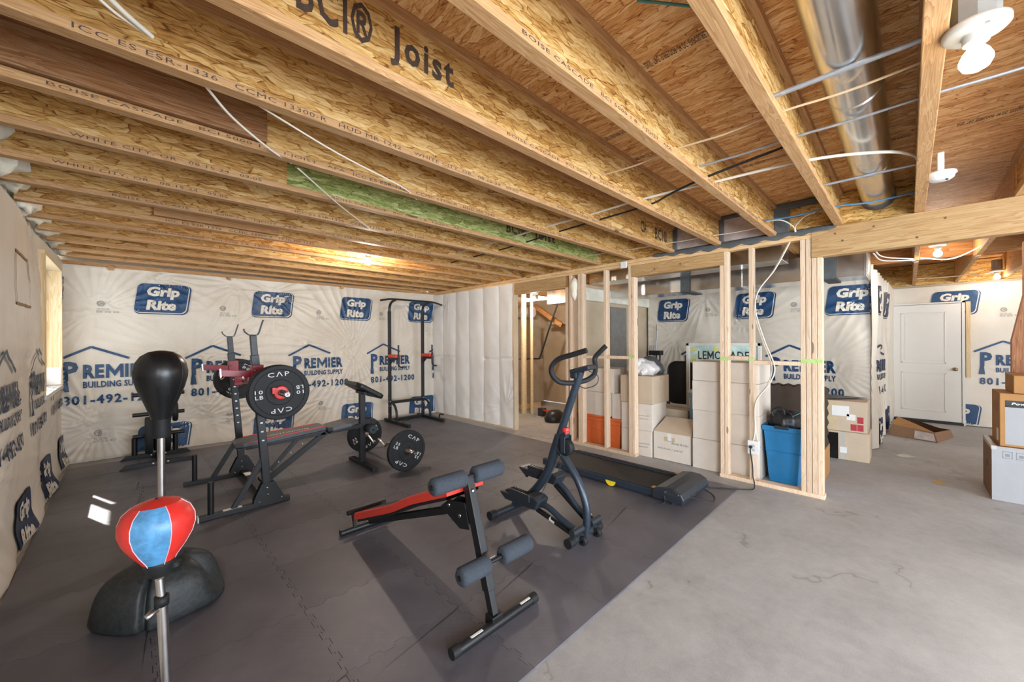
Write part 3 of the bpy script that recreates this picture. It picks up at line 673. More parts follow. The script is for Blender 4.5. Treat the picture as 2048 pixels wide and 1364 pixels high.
MB().bb(dx - .03, XE, dy0 - .02, dy1 + .02, 0, .04).build('threshold', 'cable_black', D)
MB().bb(dx + .0, XE - .02, dy0 - .10, dy0 - .05, .8, 2.05).build('shim', 'jamb_wood', D)
MB().prism([(-.715, 0), (-.715, 1.42), (-.79, 1.87), (-.79, HJ - .05), (-1.0, HJ - .05), (-1.0, 0)], lambda a, b, t: Vector((t, a, b)), 6.2, 6.3).build('trim_1', 'dark_post', kind='structure')

# ------------------------------------------------------------------ foam floor tiles
MX1, MY0, PX, PY, NX, NY = 4.2, 1.15, .588, .556, 8, 10
def tile_mesh(key):
    right, front, left, back = key; T = 9; dp = .013
    def edge(P, straight):
        if straight: return [(0, 0), (P, 0)]
        out = [(0, 0)]; st = P / (T + .5)
        for i in range(T):
            a = st * (.5 + i); sg = 1 if i % 2 else -1
            out += [(a + st * .12, 0), (a + st * .04, sg * dp), (a + st * .96, sg * dp), (a + st * .88, 0)]
        return out + [(P, 0)]
    b = edge(PX, front); t = edge(PX, back); l = edge(PY, left); r = edge(PY, right)
    pl = [(x, y) for x, y in b][:-1] + [(PX + y, x) for x, y in r][:-1] + [(x, PY + y) for x, y in t[::-1]][:-1] + [(y, x) for x, y in l[::-1]][:-1]
    g = .0012; pl = [(PX/2 + (x - PX/2) * (1 - 2*g/PX), PY/2 + (y - PY/2) * (1 - 2*g/PY)) for x, y in pl]
    m = MB().prism(pl, lambda a, b, t: Vector((a, b, t)), .0005, .012); o = m.build('foam_tile', 'mat'); me = o.data; bpy.data.objects.remove(o); return me
GM = thing('exercise_mat', 'dark grey interlocking foam tile mat covering the gym corner floor', 'mat', (MX1 - NX * PX, MY0, 0))
tc = {}
for i in range(NX):
    for j in range(NY):
        key = (i == NX - 1, j == 0, i == 0, j == NY - 1)
        if key not in tc: tc[key] = tile_mesh(key)
        o = bpy.data.objects.new('foam_tile', tc[key]); COL.objects.link(o); o.parent = GM; o.location = (i * PX, j * PY, 0)
MZ = .012
# ------------------------------------------------------------------ gym equipment
Z = MZ
def bolt(par, p, ax=(0, -1, 0), r=.008): return MB().lathe(p, ax, [(r, 0), (r, .004), (r * .6, .006), (.0005, .007)], 8).build('bolt', 'steel', par)
# --- squat / press rack
RK = thing('barbell_rack', 'black steel press rack with red safety arms and open hooks', 'rack', (.72, 4.5, Z))
for y, s in ((3.96, -1), (5.04, 1)):
    foot = MB().bar((.39, y, Z + .022), (1.04, y, Z + .022), .05, .042).build('foot_bar', 'steel_black', RK, .004)
    MB().bb(.384, .392, y - .026, y + .026, Z, Z + .045).build('end_cap', 'white_plastic' if s < 0 else 'steel_black', foot)
    MB().cyl((.47, y, Z + .043), (.47, y, Z + .30), .022, 14).build('plate_peg', 'steel_black', RK)
    up = MB().bar((.872, y, Z + .04), (.775, y, 1.33), .055, .06, (1, 0, 0)).build('upright', 'steel_black', RK, .004)
    m = MB()
    for k in range(9):
        t = .42 + k * .06; p = Vector((.872, y, .05)).lerp(Vector((.775, y, 1.33)), t); m.box(p + Vector((0, -.0285, 0)), (.018, .003, .012))
        m.box(p + Vector((.032, 0, 0)), (.003, .018, .012))
    m.build('adjustment_hole', 'steel', up)
    MB().bar((.785, y, 1.2), (.764, y, 1.50), .043, .048, (1, 0, 0)).build('inner_post', 'steel_black', RK, .004)
    MB().bar((.62, y, Z + .04), (.835, y, .42), .035, .04, (1, 0, 0)).build('brace', 'steel_black', RK, .003)
    q = [(.76, Z + .03), (1.0, Z + .03), (.99, Z + .06), (.92, Z + .2), (.82, Z + .2), (.76, Z + .07)]
    m = MB()
    for yy in (y - .032, y + .027): m.prism(q, lambda a, b, t: Vector((a, t, b)), yy, yy + .005)
    gp_ = m.build('gusset', 'steel_black', RK)
    [bolt(gp_, (a, y - .032, b)) for a, b in ((.80, Z + .05), (.97, Z + .05), (.865, Z + .1), (.86, Z + .16))]
    hook = [(.698, 1.555), (.705, 1.53), (.735, 1.503), (.775, 1.503), (.80, 1.505), (.812, 1.53), (.838, 1.625), (.842, 1.635)]
    m = MB(); pts = [Vector((a, y, b)) for a, b in hook]
    for a, b in zip(pts[:-1], pts[1:]): m.bar(a, b, .036, .008, (0, 0, 1) if abs((b - a).z) < abs((b - a).x) else (1, 0, 0))
    m.build('bar_hook', 'plastic_dark', RK, .002)
    arm = MB().bar((.53, y, 1.19), (.80, y, 1.165), .05, .055).box((.793, y, 1.19), (.085, .085, .11)).build('safety_arm', 'red_paint', RK, .003)
    MB().bar((.532, y - .032, 1.225), (.536, y - .032, 1.155), .006, .01, (1, 0, 0)).build('arm_end', 'steel', arm)
    MB().box((.832, y, 1.03), (.07, .075, .09)).bar((.85, y, 1.0), (.92, y, 1.0), .05, .012).bar((.918, y, 1.0), (.93, y, 1.07), .05, .012, (1, 0, 0)).build('bar_cup', 'red_paint', RK, .003)
    m = MB(); m.lathe((.80, y + .028, 1.27), (0, 1, 0), [(.008, 0), (.008, .015), (.017, .018), (.017, .034), (.001, .036)], 12); m.build('pull_pin', 'red_paint', RK)
    bolt(arm, (.77, y - .043, 1.2))
    if s < 0: MB().bb(.55, .68, y - .02, y + .02, Z + .0432, Z + .0442).build('warning_label', 'label_white', foot)
cb = MB().bar((.88, 4.0, Z + .045), (.88, 5.0, Z + .045), .07, .035).build('cross_bar', 'steel_black', RK, .004)
for y in (4.22, 4.82): MB().bb(.85, .91, y - .06, y + .06, Z + .0635, Z + .0642).build('warning_label', 'label_white', cb)
# --- barbell with bumper plates
BX, BZ = .885, 1.03
BB = thing('barbell', 'chrome barbell resting across the red rack cups', 'barbell', (BX, 4.5, BZ))
MB().cyl((BX, 3.82, BZ), (BX, 5.18, BZ), .014, 16).build('shaft', 'chrome', BB)
for y0, y1 in ((3.82, 3.40), (5.18, 5.60)):
    d = 1 if y1 > y0 else -1
    m = MB(); m.lathe((BX, y0, BZ), (0, d, 0), [(.014, -.02), (.037, -.02), (.037, 0), (.025, 0), (.025, .40), (.02, .42), (.014, .422), (.014, .41), (.0005, .408)], 24); m.build('sleeve', 'chrome', BB)
    m = MB(); yc = y0 + d * .215; m.lathe((BX, yc, BZ), (0, d, 0), [(.026, 0), (.052, 0), (.055, .006), (.055, .03), (.05, .036), (.026, .036)], 20)
    m.box((BX - .05, yc + d * .018, BZ + .02), (.03, .034, .05)); m.build('collar', 'red_plastic', BB, .002)
def plate(name, label, c, ax, r, th, tilt=0, kind='10', group=None, letters_on=True, both=False):
    """bumper plate, c = centre, ax = outward axis"""
    t = thing(name, label, 'weight plate', c, group); c = Vector(c); ax = Vector(ax).normalized(); h = th / 2
    pr = [(.026, -h), (.10, -h), (.105, -h + .004), (r * .82, -h + .004), (r * .84, -h), (r - .008, -h), (r, -h + .008), (r, h - .008), (r - .008, h), (r * .84, h), (r * .82, h - .004), (.105, h - .004), (.10, h), (.026, h), (.026, -h)]
    m = MB().lathe(c, ax, pr, 56, False); o = m.build('rubber_disc', 'rubber', t); o.data.polygons.foreach_set('use_smooth', [False] * len(o.data.polygons))
    m = MB(); m.lathe(c, ax, [(.048, h), (.048, h + .002), (.026, h + .002)], 28).build('hub_ring', 'rubber', t)
    for s in ((1, -1) if both and letters_on else (1,) if letters_on else ()):
        e = ax * s; V0 = Vector((0, 0, 1)); U0 = V0.cross(e).normalized()
        for i in range(4):
            m = MB(); a = tilt + i * PI / 2; V = V0 * math.cos(a) - U0 * math.sin(a); U = U0 * math.cos(a) + V0 * math.sin(a); p = c + e * (h - .0025)
            if i % 2 == 0: txt(m, 'CAP', .038, p + V * r * .66, U, V, .155)
            else: # numbers stand upright to the lettering
                sg = 1 if i == 1 else -1; V2, U2 = -U * sg * -1 * 1, V * sg * -1
                Vn = (V0 * math.cos(tilt) - U0 * math.sin(tilt)) * (-1 if i == 3 else 1); Un = (U0 * math.cos(tilt) + V0 * math.sin(tilt)) * (-1 if i == 3 else 1)
                txt(m, kind, .03, p + V * r * .66 + Vn * .021, Un, Vn, .055); txt(m, 'LB', .03, p + V * r * .66 - Vn * .021, Un, Vn, .055)
            m.build('lettering', 'white_print', t)
    return t
plate('bumper_plate', 'outer black bumper plate with white lettering by the red collar', (BX, 3.625, BZ), (0, -1, 0), .225, .034, R(4), group='bumper plates on the racked barbell')
plate('bumper_plate', 'inner black bumper plate behind the lettered outer plate on the rack', (BX, 3.665, BZ), (0, -1, 0), .225, .034, R(30), letters_on=False, group='bumper plates on the racked barbell')
plate('bumper_plate', 'innermost bumper plate against the sleeve shoulder on the rack', (BX, 3.702, BZ), (0, -1, 0), .222, .030, R(50), letters_on=False, group='bumper plates on the racked barbell')
plate('bumper_plate', 'black bumper plate on the wall end of the racked barbell', (BX, 5.30, BZ), (0, 1, 0), .225, .05, R(60), both=True, group='bumper plates on the racked barbell')
plate('bumper_plate', 'outer black bumper plate on the wall end of the racked barbell', (BX, 5.36, BZ), (0, 1, 0), .225, .05, R(20), letters_on=False, group='bumper plates on the racked barbell')
# --- adjustable bench with preacher pad
BN = thing('weight_bench', 'long grey and black weight bench with red stripe and preacher pad', 'bench', (1.3, 4.45, Z))
by = 4.45
def pad(parent, name, x0, x1, y0, y1, z0, z1, th, mat, bev=.015, shape=None):
    """cushion between (x0,z0) and (x1,z1)"""
    a = Vector((x0, by, z0)); b = Vector((x1, by, z1)); d = (b - a).normalized(); up = Vector((0, 1, 0)).cross(d) * -1
    if up.z < 0: up = -up
    pl = shape or [(x0, y0), (x1, y0), (x1, y1), (x0, y1)]
    def fn(px_, py_, t):
        k = (px_ - x0) / (x1 - x0); p = a.lerp(b, k); return Vector((p.x, py_, p.z)) + up * t
    return MB().prism(pl, fn, 0, th).build(name, mat, parent, bev, 3)
sh = [(.70, 4.36), (.76, 4.32), (.95, 4.30), (1.50, 4.34), (1.50, 4.56), (.95, 4.60), (.76, 4.58), (.70, 4.54)]
bk = pad(BN, 'back_pad', .70, 1.5, 0, 0, .455, .50, .05, 'vinyl_grey', .014, sh)
pad(BN, 'pad_base', .71, 1.48, 4.315, 4.585, .44, .488, .018, 'vinyl_black', .004)
for s in (-1, 1):
    m = MB(); pts = [(.80, by + s * .145, .5095), (.95, by + s * .152, .518), (1.48, by + s * .112, .548)]
    m.tube([Vector(p) for p in pts], .005, 6); m.build('red_stripe', 'red_vinyl', bk)
m = MB(); txt(m, 'cont', .04, (1.14, by - .05, .5315), Vector((1, -.03, .056)).normalized(), (0, 1, 0), .4); m.build('lettering', 'white_print', bk)
sh2 = [(1.52, 4.36), (1.56, 4.31), (1.75, 4.30), (1.86, 4.37), (1.86, 4.53), (1.75, 4.60), (1.56, 4.59), (1.52, 4.54)]
pad(BN, 'seat_pad', 1.52, 1.86, 0, 0, .475, .515, .05, 'vinyl_grey', .014, sh2); pad(BN, 'pad_base', 1.53, 1.85, 4.32, 4.58, .46, .50, .016, 'vinyl_black', .004)
MB().bar((.80, by, .435), (1.92, by, .475), .05, .045).build('spine_tube', 'steel_black', BN, .003)
mt = MB().bar((.955, by, Z + .06), (1.52, by, .455), .05, .05, (-1, 0, 1)).build('main_tube', 'steel_black', BN, .003)
m = MB()
for k in range(5):
    p = Vector((.98, by, .13)).lerp(Vector((1.42, by, .41)), k / 4); m.cyl(p + Vector((-.02, -.02, .04)), p + Vector((-.02, .02, .04)), .006, 8)
m.build('adjustment_pin', 'steel', mt)
MB().bar((1.0, by, .17), (1.25, by, .44), .03, .035, (1, 0, 0)).build('prop', 'steel_black', BN, .003)
MB().bar((.965, 4.2, Z + .025), (.965, 4.7, Z + .025), .045, .045).build('rear_foot', 'steel_black', BN, .003)
MB().bar((1.93, by, Z + .03), (1.93, by, .87), .055, .06, (1, 0, 0)).build('front_post', 'steel_black', BN, .003)
ff = MB().bar((1.93, 4.12, Z + .022), (1.93, 4.74, Z + .022), .055, .042).build('front_foot', 'steel_black', BN, .004)
MB().box((1.93, 4.135, Z + .02), (.07, .05, .038)).box((1.93, 4.73, Z + .02), (.07, .05, .038)).build('foot_cap', 'rubber', ff, .005)
# preacher pad slopes down away from the bench
a = Vector((1.80, by, .975)); b = Vector((2.10, by, .80)); d = (b - a).normalized(); up = Vector((-d.z, 0, d.x)); up = up if up.z > 0 else -up
m = MB(); pl = [(0, -.17), (.04, -.215), (.30, -.215), (.345, -.19), (.345, .19), (.30, .215), (.04, .215), (0, .17)]
m.prism(pl, lambda p, q, t: a + d * p + Vector((0, q, 0)) + up * t, -.03, .025); m.build('preacher_pad', 'vinyl_black', BN, .014, 3)
MB().bar((1.93, by - .12, .855), (1.93, by + .12, .855), .05, .03).build('pad_bracket', 'steel_black', BN, .003)
# leg developer foam roller
MB().cyl((1.98, by - .20, .44), (1.98, by + .20, .44), .012, 12).build('roller_bar', 'steel_black', BN)
for s in (-1, 1):
    m = MB(); m.lathe((1.98, by + s * .05, .44), (0, s, 0), [(.013, 0), (.04, 0), (.048, .008), (.048, .132), (.04, .14), (.013, .14)], 22); m.build('foam_roller', 'foam', BN)
MB().bar((1.93, by, .50), (2.06, by, .50), .045, .045).cyl((2.06, by - .03, .50), (2.06, by + .03, .50), .03, 16).build('leg_lever', 'steel_black', BN, .003)
# --- curl bar on the floor
CX_, CZ_ = 2.19, Z + .2255
CB = thing('curl_bar', 'chrome zigzag curl bar lying on its two bumper plates', 'barbell', (CX_, 4.4, CZ_))
zz = [(0, 3.72), (0, 3.98), (.0, 4.02), (-.07, 4.12), (-.07, 4.17), (.0, 4.29), (0, 4.33), (-.05, 4.42), (-.05, 4.46), (0, 4.55), (0, 4.59), (-.07, 4.71), (-.07, 4.76), (0, 4.86), (0, 4.90), (0, 5.14)]
MB().tube(spline([(CX_ + .3 * -a, y, CZ_ + a) for a, y in zz], 4), .0135, 12).build('bent_shaft', 'chrome', CB)
for y0, d in ((3.94, -1), (4.94, 1)): MB().lathe((CX_, y0, CZ_), (0, d, 0), [(.014, -.02), (.034, -.02), (.034, 0), (.025, 0), (.025, .17), (.018, .18), (.0005, .18)], 20).build('sleeve', 'chrome', CB)
plate('bumper_plate', 'curl bar bumper plate toward the sit-up bench, white lettering', (CX_, 3.90, CZ_), (0, -1, 0), .225, .05, R(-32), '25', group='bumper plates on the curl bar', both=True)
plate('bumper_plate', 'curl bar bumper plate standing behind the bench roller', (CX_, 4.965, CZ_), (0, 1, 0), .225, .05, R(24), '25', group='bumper plates on the curl bar', both=True)
# --- power tower
PT = thing('power_tower', 'tall black pull-up and dip tower with red arm pads', 'exercise machine', (3.65, 6.3, Z))
ty = 6.45
for x in (3.3, 3.97):
    rail = MB().bar((x, 6.62, Z + .03), (x, 5.79, Z + .03), .05, .05).build('base_rail', 'steel_black', PT, .004)
    MB().box((x, 5.80, Z + .028), (.058, .04, .056)).build('rail_cap', 'rubber', rail, .004)
    MB().bar((x, ty, Z + .05), (x, ty, 1.98), .045, .05, (0, 1, 0)).build('upright', 'steel_black', PT, .003)
    MB().tube(spline([(x, ty, 1.95), (x, ty - .01, 2.05), (x, ty - .06, 2.12), (x, ty - .16, 2.155), (x, ty - .22, 2.16)], 5), .022, 12).build('curved_arm', 'steel_black', PT)
    MB().tube(spline([(x, ty - .02, .36), (x, ty - .14, .345), (x, ty - .22, .27), (x, ty - .25, .16), (x, ty - .25, Z + .05)], 5), .02, 12).build('brace', 'steel_black', PT)
    rest = MB().bar((x, ty, 1.14), (x, ty - .30, 1.14), .03, .04).bar((x, ty, 1.04), (x, ty - .12, 1.13), .025, .03).build('arm_rest', 'steel_black', PT, .003)
    MB().bb(x - .05, x + .05, ty - .31, ty - .03, 1.16, 1.215).build('arm_pad', 'red_vinyl', rest, .012)
    m = MB(); m.tube(spline([(x + .0, ty - .32, 1.38), (x, ty - .32, 1.2), (x, ty - .32, 1.08), (x, ty - .33, 1.03), (x, ty - .38, 1.005), (x, ty - .46, 1.0)], 4), .014, 10); m.build('grip_handle', 'steel_black', rest)
    [bolt(PT, (x - .023, ty, z), (-1, 0, 0), .011) for z in (.16, .30, .38)]; [bolt(PT, (x, ty - .026, z), (0, -1, 0), .011) for z in (.30, .38)]
MB().tube(spline([(3.97, 5.90, Z + .05), (3.97, 5.90, Z + .10), (3.97, 5.87, Z + .13), (3.97, 5.78, Z + .13)], 4), .014, 10).build('push_up_handle', 'steel_black', PT)
MB().tube(spline([(3.3, 6.02, Z + .05), (3.34, 6.02, Z + .09), (3.42, 6.02, Z + .095)], 4), .014, 10).build('push_up_handle', 'steel_black', PT)
MB().bar((3.3, ty + .02, Z + .03), (3.97, ty + .02, Z + .03), .05, .05).build('base_beam', 'steel_black', PT, .004)
MB().bar((3.3, ty, .36), (3.97, ty, .36), .045, .05).build('cross_beam', 'steel_black', PT, .004)
MB().tube(spline([(3.02, ty - .24, 2.135), (3.12, ty - .22, 2.155), (3.25, ty - .2, 2.175), (3.65, ty - .2, 2.175), (4.02, ty - .2, 2.175), (4.15, ty - .22, 2.155), (4.25, ty - .24, 2.125)], 5), .016, 12).build('pull_up_bar', 'steel_black', PT)
# --- sit-up bench
SB = thing('sit_up_bench', 'red and black decline sit-up bench with grey foam rollers', 'bench', (1.31, 2.2, Z))
f1 = MB().cyl((1.04, 1.44, Z + .026), (1.57, 1.44, Z + .026), .025, 16).build('front_foot', 'steel_black', SB)
for x in (1.045, 1.565): MB().cyl((x - .02, 1.44, Z + .0265), (x + .02, 1.44, Z + .0265), .0263, 16).build('foot_cap', 'rubber', f1)
for x in (1.13, 1.46): MB().bb(x, x + .07, 1.425, 1.437, Z + .049, Z + .0515).build('warning_label', 'label_white', f1)
post = [Vector((1.30, 1.455, Z + .03)), Vector((1.30, 1.672, .715))]
pa = lambda t: post[0].lerp(post[1], t)
MB().bar(pa(0), pa(.45), .036, .042, (0, 1, 0)).build('lower_post', 'steel_black', SB, .003); MB().bar(pa(.2), pa(1), .045, .052, (0, 1, 0)).build('upper_post', 'steel_black', SB, .003)
MB().box(pa(.02), (.07, .06, .05)).build('foot_bracket', 'steel_black', SB, .004)
[bolt(SB, pa(t) + Vector((0, -.028, 0)), (0, -1, .3), .012) for t in (.42, .9)]; bolt(SB, pa(.46) + Vector((.024, 0, 0)), (1, 0, 0), .02)
for (y, z, xs) in ((1.655, .715, ((1.065, 1.27), (1.33, 1.53))), (1.47, .335, ((1.095, 1.27), (1.36, 1.57)))):
    MB().cyl((xs[0][0] - .005, y, z), (xs[1][1] + .005, y, z), .012, 12).build('roller_bar', 'steel_black', SB)
    for a, b in xs:
        m = MB(); L = b - a; m.lathe((a, y, z), (1, 0, 0), [(.013, 0), (.034, 0), (.045, .012), (.045, L - .012), (.034, L), (.013, L)], 26); m.build('foam_roller', 'foam', SB)
MB().bar((1.30, 1.545, .335), (1.30, 1.47, .335), .045, .045).build('roller_bracket', 'steel', SB, .003)
def seatp(x, k, t):  # along the seat
    a = Vector((0, 1.70, .60)); c = Vector((0, 2.88, .12)); p = a.lerp(c, k); p.z += .03 * math.exp(-((k - .3) / .12) ** 2) * 0 + (.025 if k < .32 else .025 * max(0, 1 - (k - .32) / .2)); return Vector((x, p.y, p.z + t))
m = MB(); n = 14; prof = [(1.185, .0), (1.185, .045), (1.195, .055), (1.425, .055), (1.435, .045), (1.435, 0)]
wd = lambda k: 1 - .0 * k
vs = [seatp(x, i / n, t) for i in range(n + 1) for x, t in prof]; fs = [(i*6+j, i*6+(j+1) % 6, (i+1)*6+(j+1) % 6, (i+1)*6+j) for i in range(n) for j in range(6)] + [(0, 1, 2, 3, 4, 5), tuple(n*6+j for j in range(6))[::-1]]
MBs = MB().add(vs, fs, False); mi = [(0 if f in (2,) else 1) for _ in range(n) for f in range(6)] + [1, 1]
MBs.build('seat_pad', 'vinyl_black', SB, 0, mats=['red_vinyl'], mi=mi)
m = MB(); vs = [seatp(x, .02 + .96 * i / n, t) for i in range(n + 1) for x, t in ((1.2, 0), (1.2, -.02), (1.42, -.02), (1.42, 0))]
m.add(vs, [(i*4+j, i*4+(j+1) % 4, (i+1)*4+(j+1) % 4, (i+1)*4+j) for i in range(n) for j in range(4)]).build('seat_board', 'steel_black', SB)
MB().bar((1.31, 1.66, .55), (1.31, 2.86, .085), .05, .04).build('spine_tube', 'steel_black', SB, .003)
q = [(1.66, .58), (1.80, .56), (1.88, .50), (1.70, .43), (1.62, .45)]
m = MB()
for x in (1.27, 1.335): m.prism(q, lambda a, b, t: Vector((t, a, b)), x, x + .005)
hb = m.build('hinge_plate', 'steel_black', SB); [bolt(hb, (1.27, a, b), (-1, 0, 0), .013) for a, b in ((1.70, .50), (1.80, .53))]
MB().cyl((1.10, 2.92, Z + .026), (1.52, 2.92, Z + .026), .025, 16).build('rear_foot', 'steel_black', SB)
MB().cyl((1.16, 2.94, .16), (1.46, 2.94, .16), .018, 14).bar((1.2, 2.94, .16), (1.2, 2.90, .06), .02, .02, (1, 0, 0)).build('carry_handle', 'rubber', SB)
# --- stepper
ST = thing('stair_stepper', 'slate grey stair stepper with handlebar, pedals and red knob', 'exercise machine', (2.3, 2.0, Z))
rf = MB().cyl((2.10, 2.345, Z + .035), (2.52, 2.345, Z + .035), .03, 18).build('rear_foot', 'plastic_dark', ST)
for x in (2.075, 2.545): MB().cyl((x - .03, 2.345, Z + .035), (x + .03, 2.345, Z + .035), .0345, 18).build('foot_cap', 'rubber', rf)
nf = MB().cyl((2.19, 1.64, Z + .04), (2.47, 1.64, Z + .04), .028, 18).build('front_foot', 'plastic_dark', ST)
for x in (2.165, 2.50): MB().cyl((x - .03, 1.64, Z + .036), (x + .03, 1.64, Z + .036), .034, 18).build('foot_cap', 'rubber', nf)
for x in (2.255, 2.43):
    m = MB(); m.lathe((x, 1.595, Z + .033), (1, 0, 0), [(.01, -.016), (.028, -.016), (.032, -.01), (.032, .01), (.028, .016), (.01, .016)], 20); m.build('transport_wheel', 'rubber', ST)
mast = spline([(2.32, 2.335, Z + .05), (2.32, 2.24, .13), (2.32, 2.10, .25), (2.32, 1.985, .40), (2.32, 1.90, .60)], 6)
MB().tube(mast, .033, 16).build('curved_mast', 'slate_steel', ST)
MB().tube([(2.32, 1.915, .56), (2.32, 1.855, .72)], .036, 16).build('mast_sleeve', 'slate_steel', ST)
MB().tube([(2.32, 1.86, .70), (2.32, 1.655, 1.22)], .029, 16).build('mast_post', 'slate_steel', ST)
MB().tube(spline([(2.32, 1.885, .64), (2.32, 1.77, .53), (2.32, 1.67, .40), (2.32, 1.61, .24), (2.32, 1.615, Z + .05)], 6), .027, 14).build('front_frame', 'slate_steel', ST)
for x, dz, s in ((2.21, 0, -1), (2.43, .13, 1)):
    arm = MB().tube(spline([(x, 1.62, Z + .11), (x, 1.75, .16), (x, 1.88, .21 + dz * .5), (x, 1.99, .20 + dz), (x, 2.08, .195 + dz)], 5), .022, 12).build('pedal_arm', 'slate_steel', ST)
    zp = .195 + dz; tl = dz * .5
    q = [(1.92, zp + .055 - tl * .1), (1.95, zp - .015), (2.27, zp - .02 + tl * .2), (2.33, zp + .02 + tl * .2), (2.33, zp + .035 + tl * .2), (2.08, zp + .045), (2.04, zp + .075), (1.96, zp + .075)]
    pd = MB().prism(q, lambda a, b, t: Vector((t, a, b)), x - .065, x + .065).build('pedal', 'plastic_dark', ST, .008)
    m = MB(); [m.bb(x - .05, x + .05, 2.09 + k * .026, 2.10 + k * .026, zp + .038, zp + .050) for k in range(8)]; m.build('tread_rib', 'rubber', pd)
    MB().bb(x - .075, x - .06, 2.0, 2.22, zp + .03, zp + .085).build('pedal_lip', 'plastic_dark', pd, .005)
    MB().tube([(x, 2.27, zp), (x, 2.30, zp - .04)], .016, 10).build('pedal_bumper', 'rubber', pd)
    MB().cyl((x - .06, 1.615, Z + .11), (x + .06, 1.615, Z + .11), .025, 16).build('pivot_sleeve', 'plastic_dark', ST)
    sh_ = MB().tube([(x + .02, 1.69, Z + .07), (x + .02, 2.0, .15 + dz)], .019, 14).build('hydraulic_cylinder', 'steel_black', ST)
    MB().tube([(x + .02, 2.0, .15 + dz), (x + .02, 2.07, .17 + dz * 1.1)], .007, 8).build('piston_rod', 'chrome', sh_)
    if s < 0: MB().tube([(x + .02, 1.82, .108), (x + .02, 1.87, .121)], .0196, 14).build('cylinder_label', 'label_white', sh_)
    MB().tube([(x + .03, 2.0, zp + .02), (2.32 + s * .03, 1.80, .62)], .004, 8).build('pull_cable', 'chrome', ST)
m = MB(); m.lathe((2.30, 1.775, .655), (1, 0, 0), [(.01, -.025), (.055, -.025), (.062, -.02), (.058, 0), (.062, .02), (.055, .025), (.01, .025)], 24); m.build('pulley', 'rubber', ST)
MB().bar((2.32, 1.85, .74), (2.32, 1.775, .73), .05, .03).bar((2.34, 1.775, .74), (2.34, 1.775, .62), .006, .04, (0, 1, 0)).bar((2.26, 1.775, .74), (2.26, 1.775, .62), .006, .04, (0, 1, 0)).build('pulley_bracket', 'slate_steel', ST, .003)
m = MB(); m.lathe((2.32, 1.79, .745), (0, 0, 1), [(.012, 0), (.012, .015), (.028, .018), (.03, .03), (.026, .048), (.001, .05)], 10, False); m.build('tension_knob', 'red_plastic', ST)
MB().tube([(2.45, 1.64, Z + .10), (2.45, 1.74, .20)], .014, 10).build('warning_tag', 'gold', ST)
hb = [(2.17, 1.50, 1.375), (2.15, 1.60, 1.345), (2.13, 1.70, 1.315), (2.12, 1.755, 1.265), (2.13, 1.765, 1.205), (2.18, 1.745, 1.15), (2.25, 1.72, 1.135), (2.32, 1.70, 1.135), (2.40, 1.66, 1.15), (2.47, 1.64, 1.19), (2.50, 1.65, 1.25), (2.51, 1.66, 1.31), (2.52, 1.60, 1.375), (2.53, 1.575, 1.40)]
MB().tube(spline(hb, 5), .0185, 14).build('handlebar', 'rubber', ST)
MB().box((2.32, 1.64, 1.235), (.10, .17, .035), Matrix.Rotation(R(-14), 3, 'X')).box((2.32, 1.70, 1.20), (.07, .06, .07)).build('console', 'plastic_dark', ST, .012)
MB().tube(spline([(2.34, 1.60, 1.225), (2.37, 1.545, 1.19), (2.36, 1.55, 1.13), (2.33, 1.62, 1.10), (2.32, 1.68, 1.115)], 5), .003, 8).build('sensor_wire', 'cable_black', ST)
# --- treadmill pad
TD = thing('walking_treadmill', 'flat black under-desk treadmill with rounded motor cover', 'treadmill', (3.75, 2.1, Z))
tx0, tx1 = 3.36, 3.92
MB().bb(tx0 + .045, tx1 - .045, 1.58, 2.90, Z + .04, Z + .075).build('running_belt', 'rubber', TD, .004)
for x in (tx0, tx1 - .05):
    MB().bb(x, x + .05, 1.55, 2.93, Z + .02, Z + .09).build('side_rail', 'slate_steel', TD, .01)
    MB().bb(x + .002, x + .048, 1.57, 2.92, Z + .0895, Z + .094).build('foot_strip', 'rubber', TD, .002)
for x in (tx0 + .02, tx1 - .03):
    for y in (1.63, 2.86): MB().bb(x, x + .05, y - .015, y + .015, Z + .093, Z + .097).build('gold_badge', 'gold', TD)
MB().cyl((tx0 + .06, 2.90, Z + .045), (tx1 - .06, 2.90, Z + .045), .03, 16).build('rear_roller', 'steel', TD)
q = [(1.62, Z + .02), (1.62, Z + .085), (1.58, Z + .125), (1.50, Z + .14), (1.42, Z + .138), (1.36, Z + .11), (1.335, Z + .065), (1.35, Z + .02)]
cv = MB().prism(q, lambda a, b, t: Vector((t, a, b)), tx0 - .02, tx1 + .02).build('motor_cover', 'plastic_dark', TD, .012, 3)
m = MB(); m.tube([Vector((tx0 - .0215, 1.44 + .06 * math.cos(t * PI / 8), Z + .10 + .012 * math.sin(t * PI / 8))) for t in range(17)], .002, 6); m.build('side_badge', 'chrome', cv)
MB().bb(3.46, 3.60, 1.333, 1.345, Z + .05, Z + .075).build('switch_panel', 'steel', cv)
for x in (tx0 + .02, tx1 - .05):
    for y in (1.45, 2.8): MB().cyl((x, y, Z), (x, y, Z + .03), .018, 12).build('rubber_foot', 'rubber', TD)
m = MB(); m.prism([(.055 * math.cos(t * PI / 12), .055 * math.sin(t * PI / 12) - .001) for t in range(0, -13, -1)], lambda a, b, t: Vector((t, 2.05 + a, Z + .056 + b * .9)), tx0 - .003, tx0 - .001); m.build('yellow_sticker', 'yellow', TD)
MB().tube(spline([(3.50, 1.34, Z + .05), (3.56, 1.24, Z + .04), (3.68, 1.21, Z + .006), (3.80, 1.25, Z + .006), (3.84, 1.34, Z + .03)], 6), .005, 8).build('cord_loop', 'cable_black', TD)
MB().tube(spline([(3.36, 1.52, Z + .10), (3.335, 1.50, Z + .05), (3.33, 1.50, Z + .008), (3.25, 1.54, Z + .006)], 6), .004, 8).build('key_cord', 'cable_black', TD)
